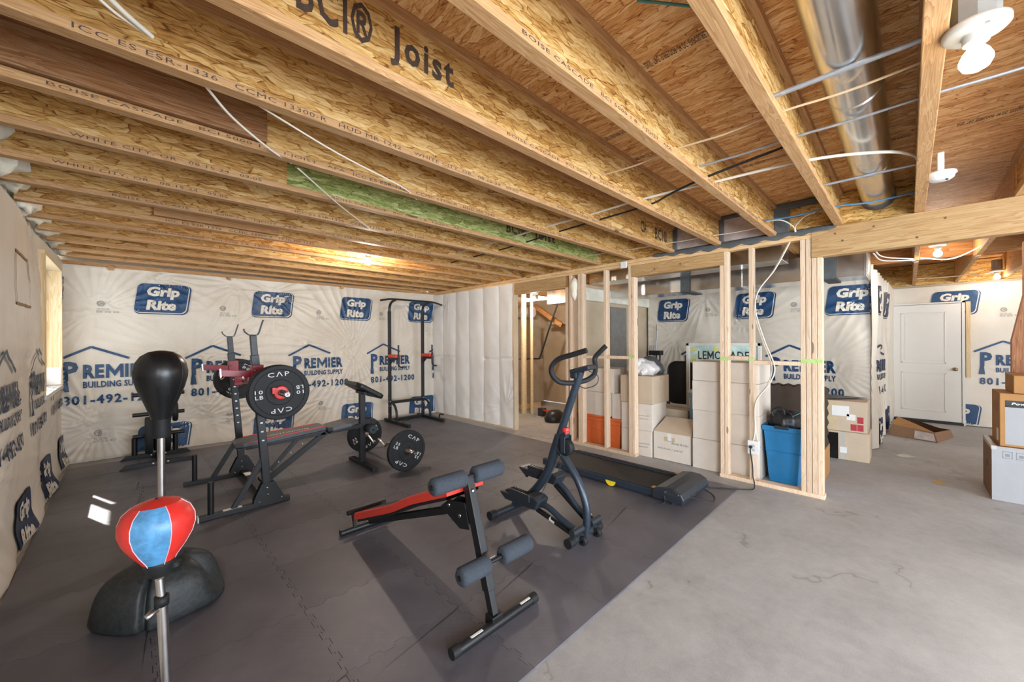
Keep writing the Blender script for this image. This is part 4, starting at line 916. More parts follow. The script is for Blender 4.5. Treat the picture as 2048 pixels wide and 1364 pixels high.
MB().tube(spline([(3.90, 1.36, Z + .05), (3.99, 1.36, Z + .007), (4.06, 1.25, Z + .006), (4.14, 1.13, Z + .006), (4.26, 1.05, .008), (4.37, 1.065, .03), (4.405, 1.085, .09), (4.415, 1.09, .18), (4.405, 1.10, .28), (4.40, 1.105, .34), (4.415, 1.105, .372)], 7), .0055, 8).build('power_cord', 'cable_black', TD)
# --- plate tree by the back wall
TR = thing('plate_tree', 'black weight plate tree standing by the back wall', 'plate rack', (.27, 6.45, Z))
for y in (6.17, 6.66):
    q = [(-.08, Z), (-.03, Z + .05), (.54, Z + .05), (.585, Z)]
    ft = MB().prism(q, lambda a, b, t: Vector((a, t, b)), y - .025, y + .025).build('foot_bar', 'steel_black', TR, .003)
    [bolt(ft, (x, y - .026, Z + .028), (0, -1, 0), .014) for x in (.2, .33)]
MB().bar((.27, 6.17, Z + .03), (.27, 6.66, Z + .03), .06, .05).build('centre_bar', 'steel_black', TR, .003)
MB().bar((.27, 6.52, Z + .05), (.27, 6.52, .95), .06, .06, (0, 1, 0)).build('post', 'steel_black', TR, .003)
for z in (.31, .57, .81): MB().cyl((.03, 6.52, z), (.51, 6.52, z), .024, 16).build('plate_peg', 'steel_black', TR)
for x in (.05, .43): MB().cyl((x, 6.66, Z + .04), (x, 6.66, .27), .028, 16).build('bar_holder', 'steel_black', TR)
def small_plate(label, c, r, th, mat='rubber_rough'):
    t = thing('bumper_plate', label, 'weight plate', c, 'bumper plates on the plate tree'); h = th / 2
    MB().lathe(c, (1, 0, 0), [(.026, -h), (r - .012, -h), (r, -h + .012), (r, h - .012), (r - .012, h), (.026, h), (.026, -h)], 48).build('rubber_disc', mat, t)
    MB().lathe(c, (1, 0, 0), [(.026, -h - .002), (.05, -h - .002), (.05, h + .002), (.026, h + .002)], 24).build('hub_ring', 'rubber', t)
small_plate('thick rough bumper plate on the tree peg toward the window corner', (.175, 6.52, .31), .225, .07)
small_plate('bumper plate against the tree post toward the window corner', (.228, 6.52, .31), .20, .02, 'rubber')
small_plate('bumper plate on the bottom tree peg toward the press rack', (.34, 6.52, .31), .225, .06, 'rubber')
small_plate('bumper plate on the middle peg of the plate tree', (.42, 6.52, .57), .12, .05, 'rubber')
# --- black reflex bag on its weighted base
BG = thing('reflex_bag', 'black teardrop reflex bag on chrome pole with moulded black base', 'punching bag', (.13, 2.84, Z))
bx, byy = .125, 2.835
m = MB(); m.lathe((bx, byy, 1.03), (0, 0, 1), [(.042, 0), (.05, .03), (.074, .10), (.100, .17), (.113, .225), (.115, .255), (.107, .30), (.084, .338), (.052, .36), (.018, .368), (.0005, .369)], 40); bag = m.build('teardrop_bag', 'leather_black', BG)
for a in range(6):
    an = a * PI / 3 + .3; pr = [(.05, .03), (.074, .10), (.100, .17), (.113, .225), (.115, .255), (.107, .30), (.084, .338), (.052, .36)]
    MB().tube([(bx + (r + .0003) * math.cos(an), byy + (r + .0003) * math.sin(an), 1.03 + h) for r, h in pr], .0016, 5).build('seam', 'vinyl_black', bag)
m = MB(); m.lathe((bx, byy, .93), (0, 0, 1), [(.036, 0), (.04, .02), (.038, .07), (.043, .11)], 28); m.build('spring_sleeve', 'rubber', BG)
MB().cyl((bx, byy, .28), (bx, byy, .95), .016, 22).build('pole', 'chrome', BG)
# moulded base: lobed outline that narrows upward, with a groove and scooped ends
def base_pt(a, k):
    lob = 1 + .10 * math.cos(2 * a) + .05 * math.cos(4 * a + .5)
    rx, ry = .245 * lob, .245 * lob
    prof = [(1.0, 0), (1.02, .02), (.99, .09), (.93, .17), (.80, .225), (.52, .262), (.25, .275), (.12, .275)]
    f, z = prof[k]
    sc = math.exp(-((math.atan2(math.sin(a + .12), math.cos(a + .12))) / .26) ** 2) + math.exp(-((math.atan2(math.sin(a - 2.85), math.cos(a - 2.85))) / .24) ** 2)
    f2 = f - (0, .02, .24, .46, .40, .10, 0, 0)[k] * sc
    gr = math.exp(-((math.atan2(math.sin(a + PI * .55), math.cos(a + PI * .55))) / .06) ** 2)
    f2 -= .13 * gr if k < 7 else 0; z2 = z - (.02 * gr if k > 3 else 0)
    u, v = rx * f2 * math.cos(a), ry * f2 * math.sin(a); th = R(-12)
    return Vector((bx + u * math.cos(th) - v * math.sin(th), byy + u * math.sin(th) + v * math.cos(th), Z + z2))
n = 240; vs = [base_pt(2 * PI * i / n, k) for k in range(8) for i in range(n)]
fs = [(k*n+i, k*n+(i+1) % n, (k+1)*n+(i+1) % n, (k+1)*n+i) for k in range(7) for i in range(n)] + [tuple(7*n+i for i in range(n)), tuple(range(n))[::-1]]
MB().add(vs, fs, True).build('weighted_base', 'plastic_black', BG, 0, sub=1)
m = MB(); m.lathe((bx, byy, Z + .268), (0, 0, 1), [(.09, 0), (.09, .018), (.08, .022), (.06, .022), (.058, .0)], 32); m.build('base_collar', 'plastic_dark', BG)
m = MB(); m.lathe((bx + .045, byy - .12, Z + .255), (0, 0, 1), [(.026, 0), (.026, .022), (.022, .026), (.0005, .026)], 18, False); m.build('filler_cap', 'plastic_black', BG)
# --- red and blue ball on its own pole
RB = thing('reflex_ball', 'red, blue and grey speed ball on slim chrome pole', 'punching bag', (.09, 1.66, Z))
ax = Vector((-.02, .03, 1)).normalized(); oc = Vector((.067, 1.687, .735))
pr = [(.036, 0.0), (.046, .018), (.068, .05), (.086, .083), (.095, .115), (.094, .143), (.083, .17), (.06, .191), (.03, .202), (.0005, .205)]
NP = 6; a0 = -.22
for k in range(NP):
    b0_, b1_ = a0 + k * 2 * PI / NP, a0 + (k + 1) * 2 * PI / NP
    mt_ = ['red_leather', 'blue_leather', 'red_leather', 'grey_leather', 'red_leather', 'blue_leather'][k]
    MB().lathe(oc, ax, pr[:8], 12, True, arc=(b0_, b1_)).build('ball_panel', mt_, RB)
    t = ax; x = t.cross(Vector((0, 1, 0))).normalized(); x = t.cross(Vector((0, 0, 1)) if abs(t.z) < .9 else Vector((0, 1, 0))).normalized(); yv = t.cross(x)
    MB().tube([oc + t * h + (x * math.cos(b0_) + yv * math.sin(b0_)) * (r + .0004) for r, h in pr[:8]], .0014, 6).build('seam_piping', 'piping', RB)
MB().lathe(oc, ax, pr[7:], 40).build('crown_cap', 'red_leather', RB)
m = MB(); m.lathe(oc, ax, [(.022, -.04), (.028, -.034), (.038, -.004), (.042, .012), (.038, .016)], 30); m.build('ball_cup', 'rubber', RB)
m = MB(); m.lathe(oc + ax * .205, ax, [(.004, -.002), (.004, .003), (.0005, .003)], 10); m.build('valve', 'rubber', RB)
MB().tube([oc - ax * .05, (.074, 1.68, .60)], .0115, 16).build('upper_pole', 'chrome', RB)
MB().tube([(.073, 1.681, .62), (.092, 1.66, .03)], .0145, 16).build('lower_pole', 'chrome', RB)
cl = MB(); cl.lathe((.073, 1.681, .60), (0, 0, 1), [(.0125, 0), (.019, 0), (.019, .03), (.0125, .03)], 18); cl.build('height_clamp', 'rubber', RB)
MB().tube(spline([(.073, 1.681, .595), (.05, 1.665, .592), (.035, 1.66, .585)], 4), [.007, .007, .008, .009, .011, .011, .011, .011, .009][:9], 10).build('wing_screw', 'steel', RB)
m = MB(); m.lathe((.092, 1.66, Z), (0, 0, 1), [(.20, 0.0), (.20, .03), (.18, .06), (.06, .08), (.02, .09), (.015, .09)], 40); m.build('round_base', 'plastic_black', RB)
# ------------------------------------------------------------------ boxes and stored goods
def box(label, x0, x1, y0, y1, z0, z1, mat='card_pale', group=None, tape='top', cat='box', open_top=False, name='cardboard_box', extra=None):
    t = thing(name, label, cat, ((x0 + x1) / 2, (y0 + y1) / 2, z0), group); e = .002; g = .0015
    x0, x1, y0, y1 = x0 + g, x1 - g, y0 + g, y1 - g; z0 += .0005; z1 -= .0015
    if open_top:
        m = MB(); w = .004
        for q in ((x0, x1, y0, y0 + w), (x0, x1, y1 - w, y1), (x0, x0 + w, y0, y1), (x1 - w, x1, y0, y1)): m.bb(*q, z0, z1)
        m.bb(x0, x1, y0, y1, z0, z0 + w); body = m.build('body', mat, t)
    else:
        body = MB().bb(x0, x1, y0, y1, z0, z1 - .005).build('body', mat, t, .004)
        xm = (x0 + x1) / 2
        for a, b in ((x0, xm - e), (xm + e, x1)): MB().bb(a, b, y0, y1, z1 - .006, z1).build('top_flap', mat, t, .002)
    if tape == 'top': MB().bb((x0+x1)/2 - .03, (x0+x1)/2 + .03, y0 - .0006, y1 + .0006, z1 - .07, z1 + .0006).build('tape', 'tape', t)
    if tape == 'front': MB().bb(x0 - .0008, x0, (y0+y1)/2 - .025, (y0+y1)/2 + .025, z1 - .10, z1 - .005).build('tape', 'tape', t)
    if extra: extra(t, x0, x1, y0, y1, z0, z1)
    return t
def scribble(key, dy=0, dz=0, h=.03, w=.16):
    def f(t, x0, x1, y0, y1, z0, z1):
        m = MB()
        for k in range(2): txt(m, key, h * .6, (x0 - .001, (y0+y1)/2 + dy, (z0+z1)/2 + dz - k * .04), (0, -1, .05), (0, .05, 1), w * (1 - .25 * k))
        m.build('handwriting', 'grey_print', t)
    return f
SX = 4.56
# tall stack beside the double stud
zs = [0, .335, .655, .985, 1.20]
for i, l in enumerate(('bottom pale moving box of the tall four-high stack', 'second pale box up in the tall four-high stack', 'third pale box up in the tall four-high stack', 'top pale box of the tall stack beside the sign')):
    box(l, SX + .01 * (i % 2), SX + .48, 1.065, 1.725, zs[i], zs[i + 1], 'card_pale', 'boxes in the tall stack', tape='front' if i != 1 else None)
# stack behind the trimmer stud
zz_ = [0, .318, .65, .995]
box('bottom pale box with handwriting under the brown-sided box', SX, SX + .42, 2.21, 2.62, 0, .318, 'card_pale', 'boxes behind the doubled stud', None, extra=scribble('hand', -.1, 0))
box('middle pale box with handwriting under the brown-sided box', SX, SX + .40, 2.20, 2.62, .318, .65, 'card_pale', 'boxes behind the doubled stud', None, extra=scribble('hand2', -.1, .02))
box('large box with brown end carrying the plastic-wrapped roll', SX, SX + .46, 2.19, 2.63, .65, .995, 'card', 'boxes behind the doubled stud', 'top')
def flaps(t, x0, x1, y0, y1, z0, z1):
    m = MB(); m.add([(x0, y0, z1), (x0, y1, z1), (x0 + .24, y1 - .06, z1 + .15), (x0 + .24, y0, z1 + .155)], [(0, 1, 2, 3)]); m.build('raised_flap', 'card', t)
    m = MB(); m.add([(x0 + .02, y0 + .001, z1), (x0 + .26, y0 + .001, z1), (x0 + .25, y0 - .012, z1 + .19), (x0 + .03, y0 - .012, z1 + .16)], [(0, 1, 2, 3)]); m.build('side_flap', 'card', t)
    m = MB(); txt(m, 'hand', .03, (x0 - .001, (y0+y1)/2 - .1, .22), (0, -1, 0), (0, 0, 1), .2); txt(m, 'hand2', .03, (x0 - .001, (y0+y1)/2 + .02, .14), (0, -1, 0), (0, 0, 1), .3); m.build('handwriting', 'grey_print', t)
    MB().bb(x0 - .001, x0 - .0002, (y0+y1)/2 - .04, (y0+y1)/2 + .09, z1 - .10, z1 - .05).build('tape', 'tape', t); MB().bb(x0 - .0016, x0 - .0010, (y0+y1)/2, (y0+y1)/2 + .045, z1 - .09, z1 - .005).build('tape', 'label_white', t)
box('open pale box with raised flap and handwriting on the floor', SX + .02, SX + .40, 1.745, 2.20, 0, .335, 'card_pale', None, None, open_top=True, extra=flaps)
box('brown box with taped side behind the open flap box', 5.02, 5.4, 1.95, 2.45, 0, .55, 'card', None, 'top')
# wrapped goods on top of the brown-ended box
m = MB(); bmv = bmesh.new(); bmesh.ops.create_icosphere(bmv, subdivisions=3, radius=1); vs = []
for v in bmv.verts:
    d = v.co; s = 1 + .10 * math.sin(9 * d.x + 3 * d.z) + .10 * math.sin(8 * d.y + 2) * math.cos(7 * d.z); vs.append((4.73 + d.x * .12 * s, 2.40 + d.y * .20 * s, max(.997, 1.075 + d.z * .12 * s)))
m.add(vs, [tuple(v.index for v in f.verts) for f in bmv.faces], True); bmv.free()
t = thing('wrapped_roll', 'white plastic-wrapped rolls heaped on the brown-ended box', 'bag', (4.78, 2.4, .997)); m.build('plastic_wrap', 'bag_plastic', t)
for y, z in ((2.36, 1.13), (2.45, 1.06), (2.33, 1.05), (2.28, 1.03)): MB().tube(spline([(4.62, y + .10, z - .01), (4.70, y + .05, z + .03), (4.78, y, z)], 4), [.03, .045, .055, .06, .06, .055, .05, .045, .03], 12).build('roll', 'bag_plastic', t)
m = MB(); vs = []; nx, ny = 14, 10
for i in range(nx + 1):
    for j in range(ny + 1):
        u, v = i / nx, j / ny; vs.append((5.05 + .25 * v + .02 * math.sin(9 * u), 2.68 - .58 * u, .95 + .42 * math.cos(u * 1.5) ** 1.2 * (1 - .3 * v) + .012 * math.sin(12 * u + 6 * v)))
m.add(vs, [(i*(ny+1)+j, (i+1)*(ny+1)+j, (i+1)*(ny+1)+j+1, i*(ny+1)+j+1) for i in range(nx) for j in range(ny)], True)
m = MB(); m.lathe((4.95, 2.42, .997), (0, 0, 1), [(.001, .0), (.075, .0), (.085, .05), (.075, .12), (.05, .19), (.02, .23), (.001, .235)], 20, True, 2.4); o = m.build('garment_bag', 'vinyl_grey'); setp(o, 'grey garment bag heaped behind the wrapped rolls', 'bag')
# left bay: orange bins with pale boxes on top
def tote(label, x0, x1, y0, y1, z0, z1, mat, lid=None, taper=.04, name='storage_tote', group=None, handle=None, open_=False):
    t = thing(name, label, 'storage bin', ((x0+x1)/2, (y0+y1)/2, z0), group); n = taper
    def ring(z, k, ins=0): return [(x0+k+ins, y0+k+ins, z), (x1-k-ins, y0+k+ins, z), (x1-k-ins, y1-k-ins, z), (x0+k+ins, y1-k-ins, z)]
    zt = z1 - .05; vs = ring(z0 + .001, n) + ring(zt, .012) + ring(zt, 0) + ring(z1, 0) + ring(z1, 0, .012) + ring(z0 + .006, n, .012)
    fs = [(3, 2, 1, 0)] + [(r*4+i, r*4+(i+1) % 4, (r+1)*4+(i+1) % 4, (r+1)*4+i) for r in range(5) for i in range(4)] + [(20, 21, 22, 23)]
    MB().add(vs, fs).build('tub', mat, t, .012, 3)
    MB().bb(x0 + n * .45 - .004, x1 - n * .45 + .004, y0 + n * .45 - .004, y1 - n * .45 + .004, z0 + (z1-z0) * .55, z0 + (z1-z0) * .56).build('moulded_band', mat, t, .003)
    if lid: MB().bb(x0 - .006, x1 + .006, y0 - .006, y1 + .006, z1 + .001, z1 + .035).build('lid', lid, t, .01)
    if handle: MB().bb(x0 - .02, x0 + .005, (y0+y1)/2 - .06, (y0+y1)/2 + .06, z1 - .02, z1 + .012).build('handle', handle, t, .006)
    return t
tote('wide orange storage tub under the pale boxes', 4.60, 4.98, 2.90, 3.33, 0, .38, 'orange_plastic', 'orange_plastic', group='orange tubs')
tote('narrow orange storage tub beside the doubled stud', 4.60, 4.95, 2.655, 2.885, 0, .36, 'orange_plastic', 'orange_plastic', group='orange tubs')
box('pale lower box resting on the wide orange tub', 4.59, 4.98, 2.80, 3.33, .416, .735, 'card_pale', 'pale boxes over the orange tubs', None)
box('pale narrow box resting on the narrow orange tub', 4.62, 4.98, 2.655, 2.795, .396, .735, 'card_pale', 'pale boxes over the orange tubs', None)
box('pale upper box under the partition blocking', 4.59, 4.98, 2.74, 3.33, .736, 1.06, 'card_pale', 'pale boxes over the orange tubs', 'top')
# blue tote with black gear, foam mats, speaker-ish gear behind
BT = tote('blue plastic tote filled with black sports gear', 4.62, 4.98, .715, 1.055, 0.0, .57, 'blue_plastic', None, .05, handle='slate_steel')
m = MB(); bmv = bmesh.new(); bmesh.ops.create_icosphere(bmv, subdivisions=3, radius=1); vs = []
for v in bmv.verts:
    d = v.co; s = 1 + .16 * math.sin(7 * d.x + 2) * math.cos(8 * d.y) + .1 * math.sin(11 * d.z + 3 * d.x); vs.append((4.80 + d.x * .155 * s, .885 + d.y * .145 * s, .60 + d.z * .13 * s))
m.add(vs, [tuple(v.index for v in f.verts) for f in bmv.faces], True); bmv.free()
t = thing('sports_bag', 'crumpled black sports bag stuffed in the blue tote', 'bag', (4.8, .885, .47)); m.build('bag_body', 'bag_black', t)
for (y, z, rr_) in ((.93, .70, .055), (.86, .66, .05)): MB().tube([(4.70, y + rr_ * math.cos(k * PI / 10), z + rr_ * math.sin(k * PI / 10)) for k in range(21)], .009, 8).build('strap_loop', 'vinyl_black', t)
MB().tube(spline([(4.68, .86, .64), (4.72, .80, .68), (4.76, .74, .72)], 5), .004, 6).build('cord', 'cable_teal', t)
for i, (x, zt) in enumerate(((5.18, .92), (5.24, .935), (5.30, .90))):
    pl = []; n = 12
    y0, y1 = .60 + .01 * i, 1.17 + .01 * i
    for k in range(n + 1): pl.append((y0 + (y1 - y0) * k / n, zt + (.018 if k % 2 else 0)))
    pl += [(y1, .30), (y0, .30)]
    pl2 = pl[:-2] + [(y1, .32)] + [(y0 + (0.016 if k % 2 else 0) * -1, .32 + (zt - .32) * k / 12) for k in range(0, 12)]
    o = MB().prism(pl2, lambda a, b, t: Vector((t, a, b)), x, x + .022).build('foam_mat', 'brown_foam'); setp(o, 'brown jigsaw foam mat leaning behind the blue tote, ' + ('closest to it', 'middle of three', 'farthest from it')[i], 'mat', 'spare foam mats')
box('box under the leaning foam mats behind the blue tote', 5.04, 5.42, .60, 1.14, 0, .315, 'card_brown', None, None)
box('tall brown box beside the leaning foam mats', 5.06, 5.4, 1.205, 1.40, 0, 1.12, 'card_brown', None, None)
# boxes past the corner post
def shiplabel(t, x0, x1, y0, y1, z0, z1):
    MB().bb(x0 - .0010, x0 - .0002, y1 - .30, y1 - .14, z1 - .18, z1 - .06).build('shipping_label', 'label_white', t)
    MB().bb(x0 - .0010, x0 - .0002, y0 + .10, y0 + .18, z0 + .14, z0 + .21).build('barcode_label', 'label_white', t)
    for a, b in ((.03, .14), (.03, .05), (.09, .05)): MB().bb(x0 - .0010, x0 - .0002, y0 + a, y0 + a + .055, z0 + b - .03, z0 + b + .045).build('red_label', 'label_red', t)
    MB().bb(x0 - .0006, x0 - .0001, y1 - .19, y1 - .10, z0 + .01, z1 - .01).build('tape', 'tape', t)
box('brown box with white shipping label and red stickers', 6.12, 6.50, .34, .80, .335, .70, 'card', None, None, extra=shiplabel)
def blacktape(t, x0, x1, y0, y1, z0, z1):
    MB().bb(x0 - .0010, x0 - .0002, y1 - .22, y1 - .10, z0 - .0, z1 - .02).build('black_tape', 'tape_black', t); MB().bb(x0 - .0012, x0 - .0002, y1 - .30, y1 - .235, z0 + .08, z0 + .15).build('shipping_label', 'label_white', t)
    MB().bb(x0 - .0006, x0 - .0001, y1 - .28, y1 - .24, z0, z1).build('tape', 'tape_clear', t)
box('bottom box with black tape strip by the return wall', 6.10, 6.52, .32, .82, 0, .335, 'card', None, None, extra=blacktape)
o = MB().add([(6.08, .70, .715), (6.5, .36, .708), (6.5, .74, .72), (6.1, .86, .78)], [(0, 1, 2, 3)]).build('black_tarp', 'vinyl_black'); b = o.modifiers.new('s', 'SOLIDIFY'); b.thickness = .006; setp(o, 'black folded sheet lying on the labelled box', 'sheet')
# collapsed box by the door
t = thing('collapsed_box', 'collapsed open cardboard box with foil lining near the door', 'box', (8.4, -.1, 0))
P = [(8.15, .2, .002), (7.95, -.28, .002), (8.62, -.46, .002), (8.9, -.02, .002)]
up = [(8.2, .18, .16), (8.02, -.25, .13), (8.62, -.43, .10), (8.85, -.02, .15)]
m = MB(); m.add(P + up, [(3, 2, 1, 0), (0, 1, 5, 4), (1, 2, 6, 5), (2, 3, 7, 6), (3, 0, 4, 7)]); m.build('body', 'card_dark', t)
MB().add([up[0], up[1], (8.35, -.08, .17), (8.5, .12, .24)], [(0, 1, 2, 3)]).build('open_flap', 'card_brown', t); MB().add([up[3], up[2], (8.45, -.3, .14), (8.62, .0, .22)], [(0, 1, 2, 3)]).build('open_flap', 'card', t)
MB().add([(7.955, -.26, .015), (8.04, -.05, .015), (8.085, -.06, .12), (8.0, -.24, .115)], [(0, 1, 2, 3)]).build('foil_lining', 'foil', t)
# stack of boxes at the right
def powerbox(t, x0, x1, y0, y1, z0, z1):
    MB().bb(x0 - .0012, x0 - .0002, y0 + .01, y1 - .03, z1 - .12, z1 - .06).build('black_band', 'tape_black', t)
    MB().bb(x0 - .0006, x0 - .0001, y0 + .01, y1 - .03, z0 + .02, z1 - .12).build('printed_face', 'card_grey', t)
    m = MB(); txt(m, 'power', .026, (x0 - .0018, y1 - .16, z1 - .09), (0, -1, 0), (0, 0, 1), .19); m.build('lettering', 'white_print', t)
    m = MB(); [txt(m, k, .022, (x0 - .0014, y1 - .24, z0 + .16 - i * .033), (0, -1, 0), (0, 0, 1), .16) for i, k in enumerate(('epw1', 'epw2', 'epw3'))]; m.build('lettering', 'ink', t)
    m = MB(); m.prism([(.2 * math.cos(k * PI / 12), .05 * math.sin(k * PI / 12)) for k in range(13)], lambda a, b, s: Vector((s, (y0+y1)/2 - .03 + a, z0 + .004 + b)), x0 - .0014, x0 - .0006); m.build('hand_hole', 'tape_black', t)
    MB().bb((x0+x1)/2 - .16, (x0+x1)/2 - .06, y1 + .0002, y1 + .001, z0 + .03, z0 + .14).build('shipping_label', 'label_white', t)
    m = MB(); [txt(m, 'deck', .016, ((x0+x1)/2, y1 + .0012, z1 - .1 - .03 * i), (-1, 0, 0), (0, 0, 1), .3) for i in range(3)]; m.build('lettering', 'ink_brown', t)
def bigbox(t, x0, x1, y0, y1, z0, z1):
    MB().bb(x0 - .0006, x0 - .0001, y0, y1 - .002, z0 + .002, z1 - .002).build('printed_face', 'card_grey', t)
    for k in range(4):
        m = MB(); y = y1 - .09 - k * .075
        for q in ((y - .028, y + .028, z1 - .10, z1 - .096), (y - .028, y + .028, z1 - .044, z1 - .04), (y - .028, y - .024, z1 - .1, z1 - .04), (y + .024, y + .028, z1 - .1, z1 - .04), (y - .012, y + .012, z1 - .085, z1 - .06)): m.bb(x0 - .0014, x0 - .0006, *q)
        m.build('handling_symbol', 'grey_print', t)
    m = MB(); m.cyl(((x0+x1)/2, y1 + .0002, z0 + .27), ((x0+x1)/2, y1 + .001, z0 + .27), .032, 20); m.build('round_logo', 'ink', t)
    m = MB(); txt(m, 'thou', .016, ((x0+x1)/2, y1 + .001, z0 + .20), (-1, 0, 0), (0, 0, 1), .14); m.build('lettering', 'ink', t)
    MB().bb(x0 - .001, x1, y1 - .03, y1 + .0008, z1 - .03, z1 + .0006).build('tape', 'tape_clear', t)
box('large bottom box with grey face and handling symbols', 5.50, 6.06, -1.22, -.515, 0, .485, 'card_dark', 'boxes stacked by the post', None, extra=bigbox)
box('pressure washer box with black band on the large grey box', 5.52, 5.98, -1.18, -.565, .486, .955, 'card_brown', 'boxes stacked by the post', None, extra=powerbox)
box('small plain brown box topping the pressure washer box', 5.54, 5.98, -1.15, -.645, .956, 1.115, 'card_brown', 'boxes stacked by the post', None)
# lemonade stand
LS = thing('lemonade_stand', 'white framed lemonade stand with painted sign board', 'sign', (5.6, 1.73, 0))
for y in (2.17, 1.30): MB().bb(5.58, 5.62, y - .02, y + .02, 0, 1.40).build('frame_post', 'white_paint', LS, .004)
MB().bb(5.58, 5.62, 1.28, 2.19, 1.36, 1.40).build('frame_rail', 'white_paint', LS, .004); MB().bb(5.58, 5.62, 1.32, 2.15, .5, .54).build('frame_rail', 'white_paint', LS, .004)
sg = MB().bb(5.59, 5.605, 1.32, 2.15, 1.13, 1.36).build('sign_board', 'sign_paint', LS)
m = MB(); [m.cyl((5.5895, y, z), (5.5885, y, z), .035, 14) for y, z in ((2.10, 1.31), (2.09, 1.18), (1.80, 1.32), (1.5, 1.17), (1.37, 1.3), (1.95, 1.16))]; m.build('painted_lemon', 'lemon_yellow', sg)
m = MB(); txt(m, 'LEMONADE', .11, (5.588, 1.72, 1.235), (0, -1, 0), (0, 0, 1), .62); m.build('lettering', 'plastic_dark', sg)
# black mesh chair and blue cooler behind the boxes
CH = thing('mesh_chair', 'black mesh folding chair back beside the lemonade stand', 'chair', (5.9, 2.35, 0))
pl = rrect(.40, .62, .12, 0, 5); fr = [Vector((5.92 + .12 * (b + .3), 2.42 + a, .80 + b)) for a, b in pl]; MB().tube(fr + [fr[0]], .012, 8).build('back_frame', 'steel_black', CH)
m = MB(); m.prism(pl, lambda a, b, t: Vector((5.92 + .12 * (b + .3) + t, 2.42 + a, .80 + b)), -.003, .003); m.build('mesh_back', 'mesh_black', CH)
for y in (2.25, 2.59): MB().tube([(5.96, y, .52), (5.80, y, .01)], .012, 8).build('leg', 'steel_black', CH); MB().tube([(5.88, y, .50), (6.1, y, .01)], .012, 8).build('leg', 'steel_black', CH)
tote('pale blue clear drawer bin with white frame behind the boxes', 5.0, 5.35, 1.74, 1.94, .0, .78, 'blue_pale', 'white_plastic', .01, name='drawer_bin')
# folded tripods/tools in the corner
TL = thing('folded_stand', 'folded black and silver folding stand leaning in storage corner', 'stand', (6.55, 3.15, 0))
for i, (y, x) in enumerate(((3.10, 6.6), (3.16, 6.66), (3.04, 6.62), (3.2, 6.58))): MB().tube([(x - .25, y - .05, .02), (x, y, 1.25 + .1 * (i % 2))], .014, 8).build('leg', 'steel' if i % 2 else 'steel_black', TL)
MB().tube([(6.62, 3.12, .9), (6.72, 3.14, 1.72)], .012, 8).build('centre_rod', 'steel', TL); MB().box((6.58, 3.1, 1.22), (.12, .22, .08)).build('clamp_head', 'steel_black', TL, .01)
# ------------------------------------------------------------------ utility room glimpse
FU = thing('furnace', 'tan sheet-metal furnace cabinet with vertical duct', 'furnace', (6.2, 6.0, 0))
MB().bb(5.9, 6.5, 5.62, 6.25, .12, 1.05).build('cabinet', 'furnace', FU, .008); MB().bb(5.94, 6.46, 5.66, 6.2, 1.06, 1.9).build('plenum', 'furnace', FU, .006); MB().bb(5.95, 6.45, 5.66, 6.2, 0, .115).build('plinth', 'jamb_wood', FU)
m = MB(); [m.bb(5.885, 5.9, 5.70 + .1 * k, 5.76 + .1 * k, .16, 1.0) for k in range(5)]; m.build('door_louvre', 'furnace', FU, .004); MB().bb(5.88, 5.899, 5.98, 6.1, .55, .68).build('rating_label', 'label_white', FU)
FD = thing('flex_duct', 'silver corrugated flexible duct over the furnace', 'duct', (6.1, 5.95, 2.05))
m = MB(); m.tube([(6.05, 5.55 + .0125 * i, 2.05) for i in range(57)], [.13 + (.008 if i % 2 else 0) for i in range(57)], 24); m.build('corrugated_sleeve', 'foil', FD)
setp(MB().tube([(5.6, 5.36, .001), (5.6, 5.36, 2.73)], .055, 18).build('vent_pipe', 'pvc'), 'cream plastic vent pipe rising beside the furnace', 'pipe'); setp(MB().tube([(5.66, 5.20, .001), (5.66, 5.20, 2.73)], .03, 14).build('vent_pipe', 'pvc'), 'thin cream vent pipe next to the wider one', 'pipe')
setp(MB().tube(spline([(6.2, 4.95, 2.26), (6.2, 5.2, 1.70), (6.2, 5.45, 1.12), (6.2, 5.49, 1.07), (6.19, 5.55, 1.06), (6.18, 5.62, 1.06)], 4), .018, 10).build('gas_pipe', 'cable_black'), 'black iron gas pipe slanting to the furnace', 'pipe')
setp(MB().bar((6.3, 5.70, 2.2), (6.3, 4.95, 1.75), .05, .09).build('brace_board', 'board_wood'), 'brown diagonal board above the furnace', 'board')
setp(MB().bb(6.6, 7.1, 4.7, 5.6, 1.80, 1.86).build('duct_shelf', 'furnace'), 'narrow tan metal ledge on the utility wall', 'ledge')
setp(MB().bb(7.03, 7.09, 5.0, 5.3, 1.45, 1.75).build('control_panel', 'label_white', None, .01), 'small white control panel on the utility wall', 'panel')
SC = thing('hand_cart', 'black fabric bag with red handle on the utility floor', 'bag', (5.5, 4.6, 0))
m = MB(); m.lathe((5.45, 4.45, .001), (0, 0, 1), [(.20, 0), (.22, .06), (.18, .14), (.10, .19), (.001, .2)], 18, True, .8); m.build('fabric_body', 'bag_black', SC); MB().tube([(5.45, 4.45, .16), (5.62, 4.88, .12)], .014, 10).build('handle', 'red_plastic', SC)
MB().bb(5.60, 5.72, 4.88, 5.0, .0, .15).build('stand_block', 'plastic_black', SC, .008)
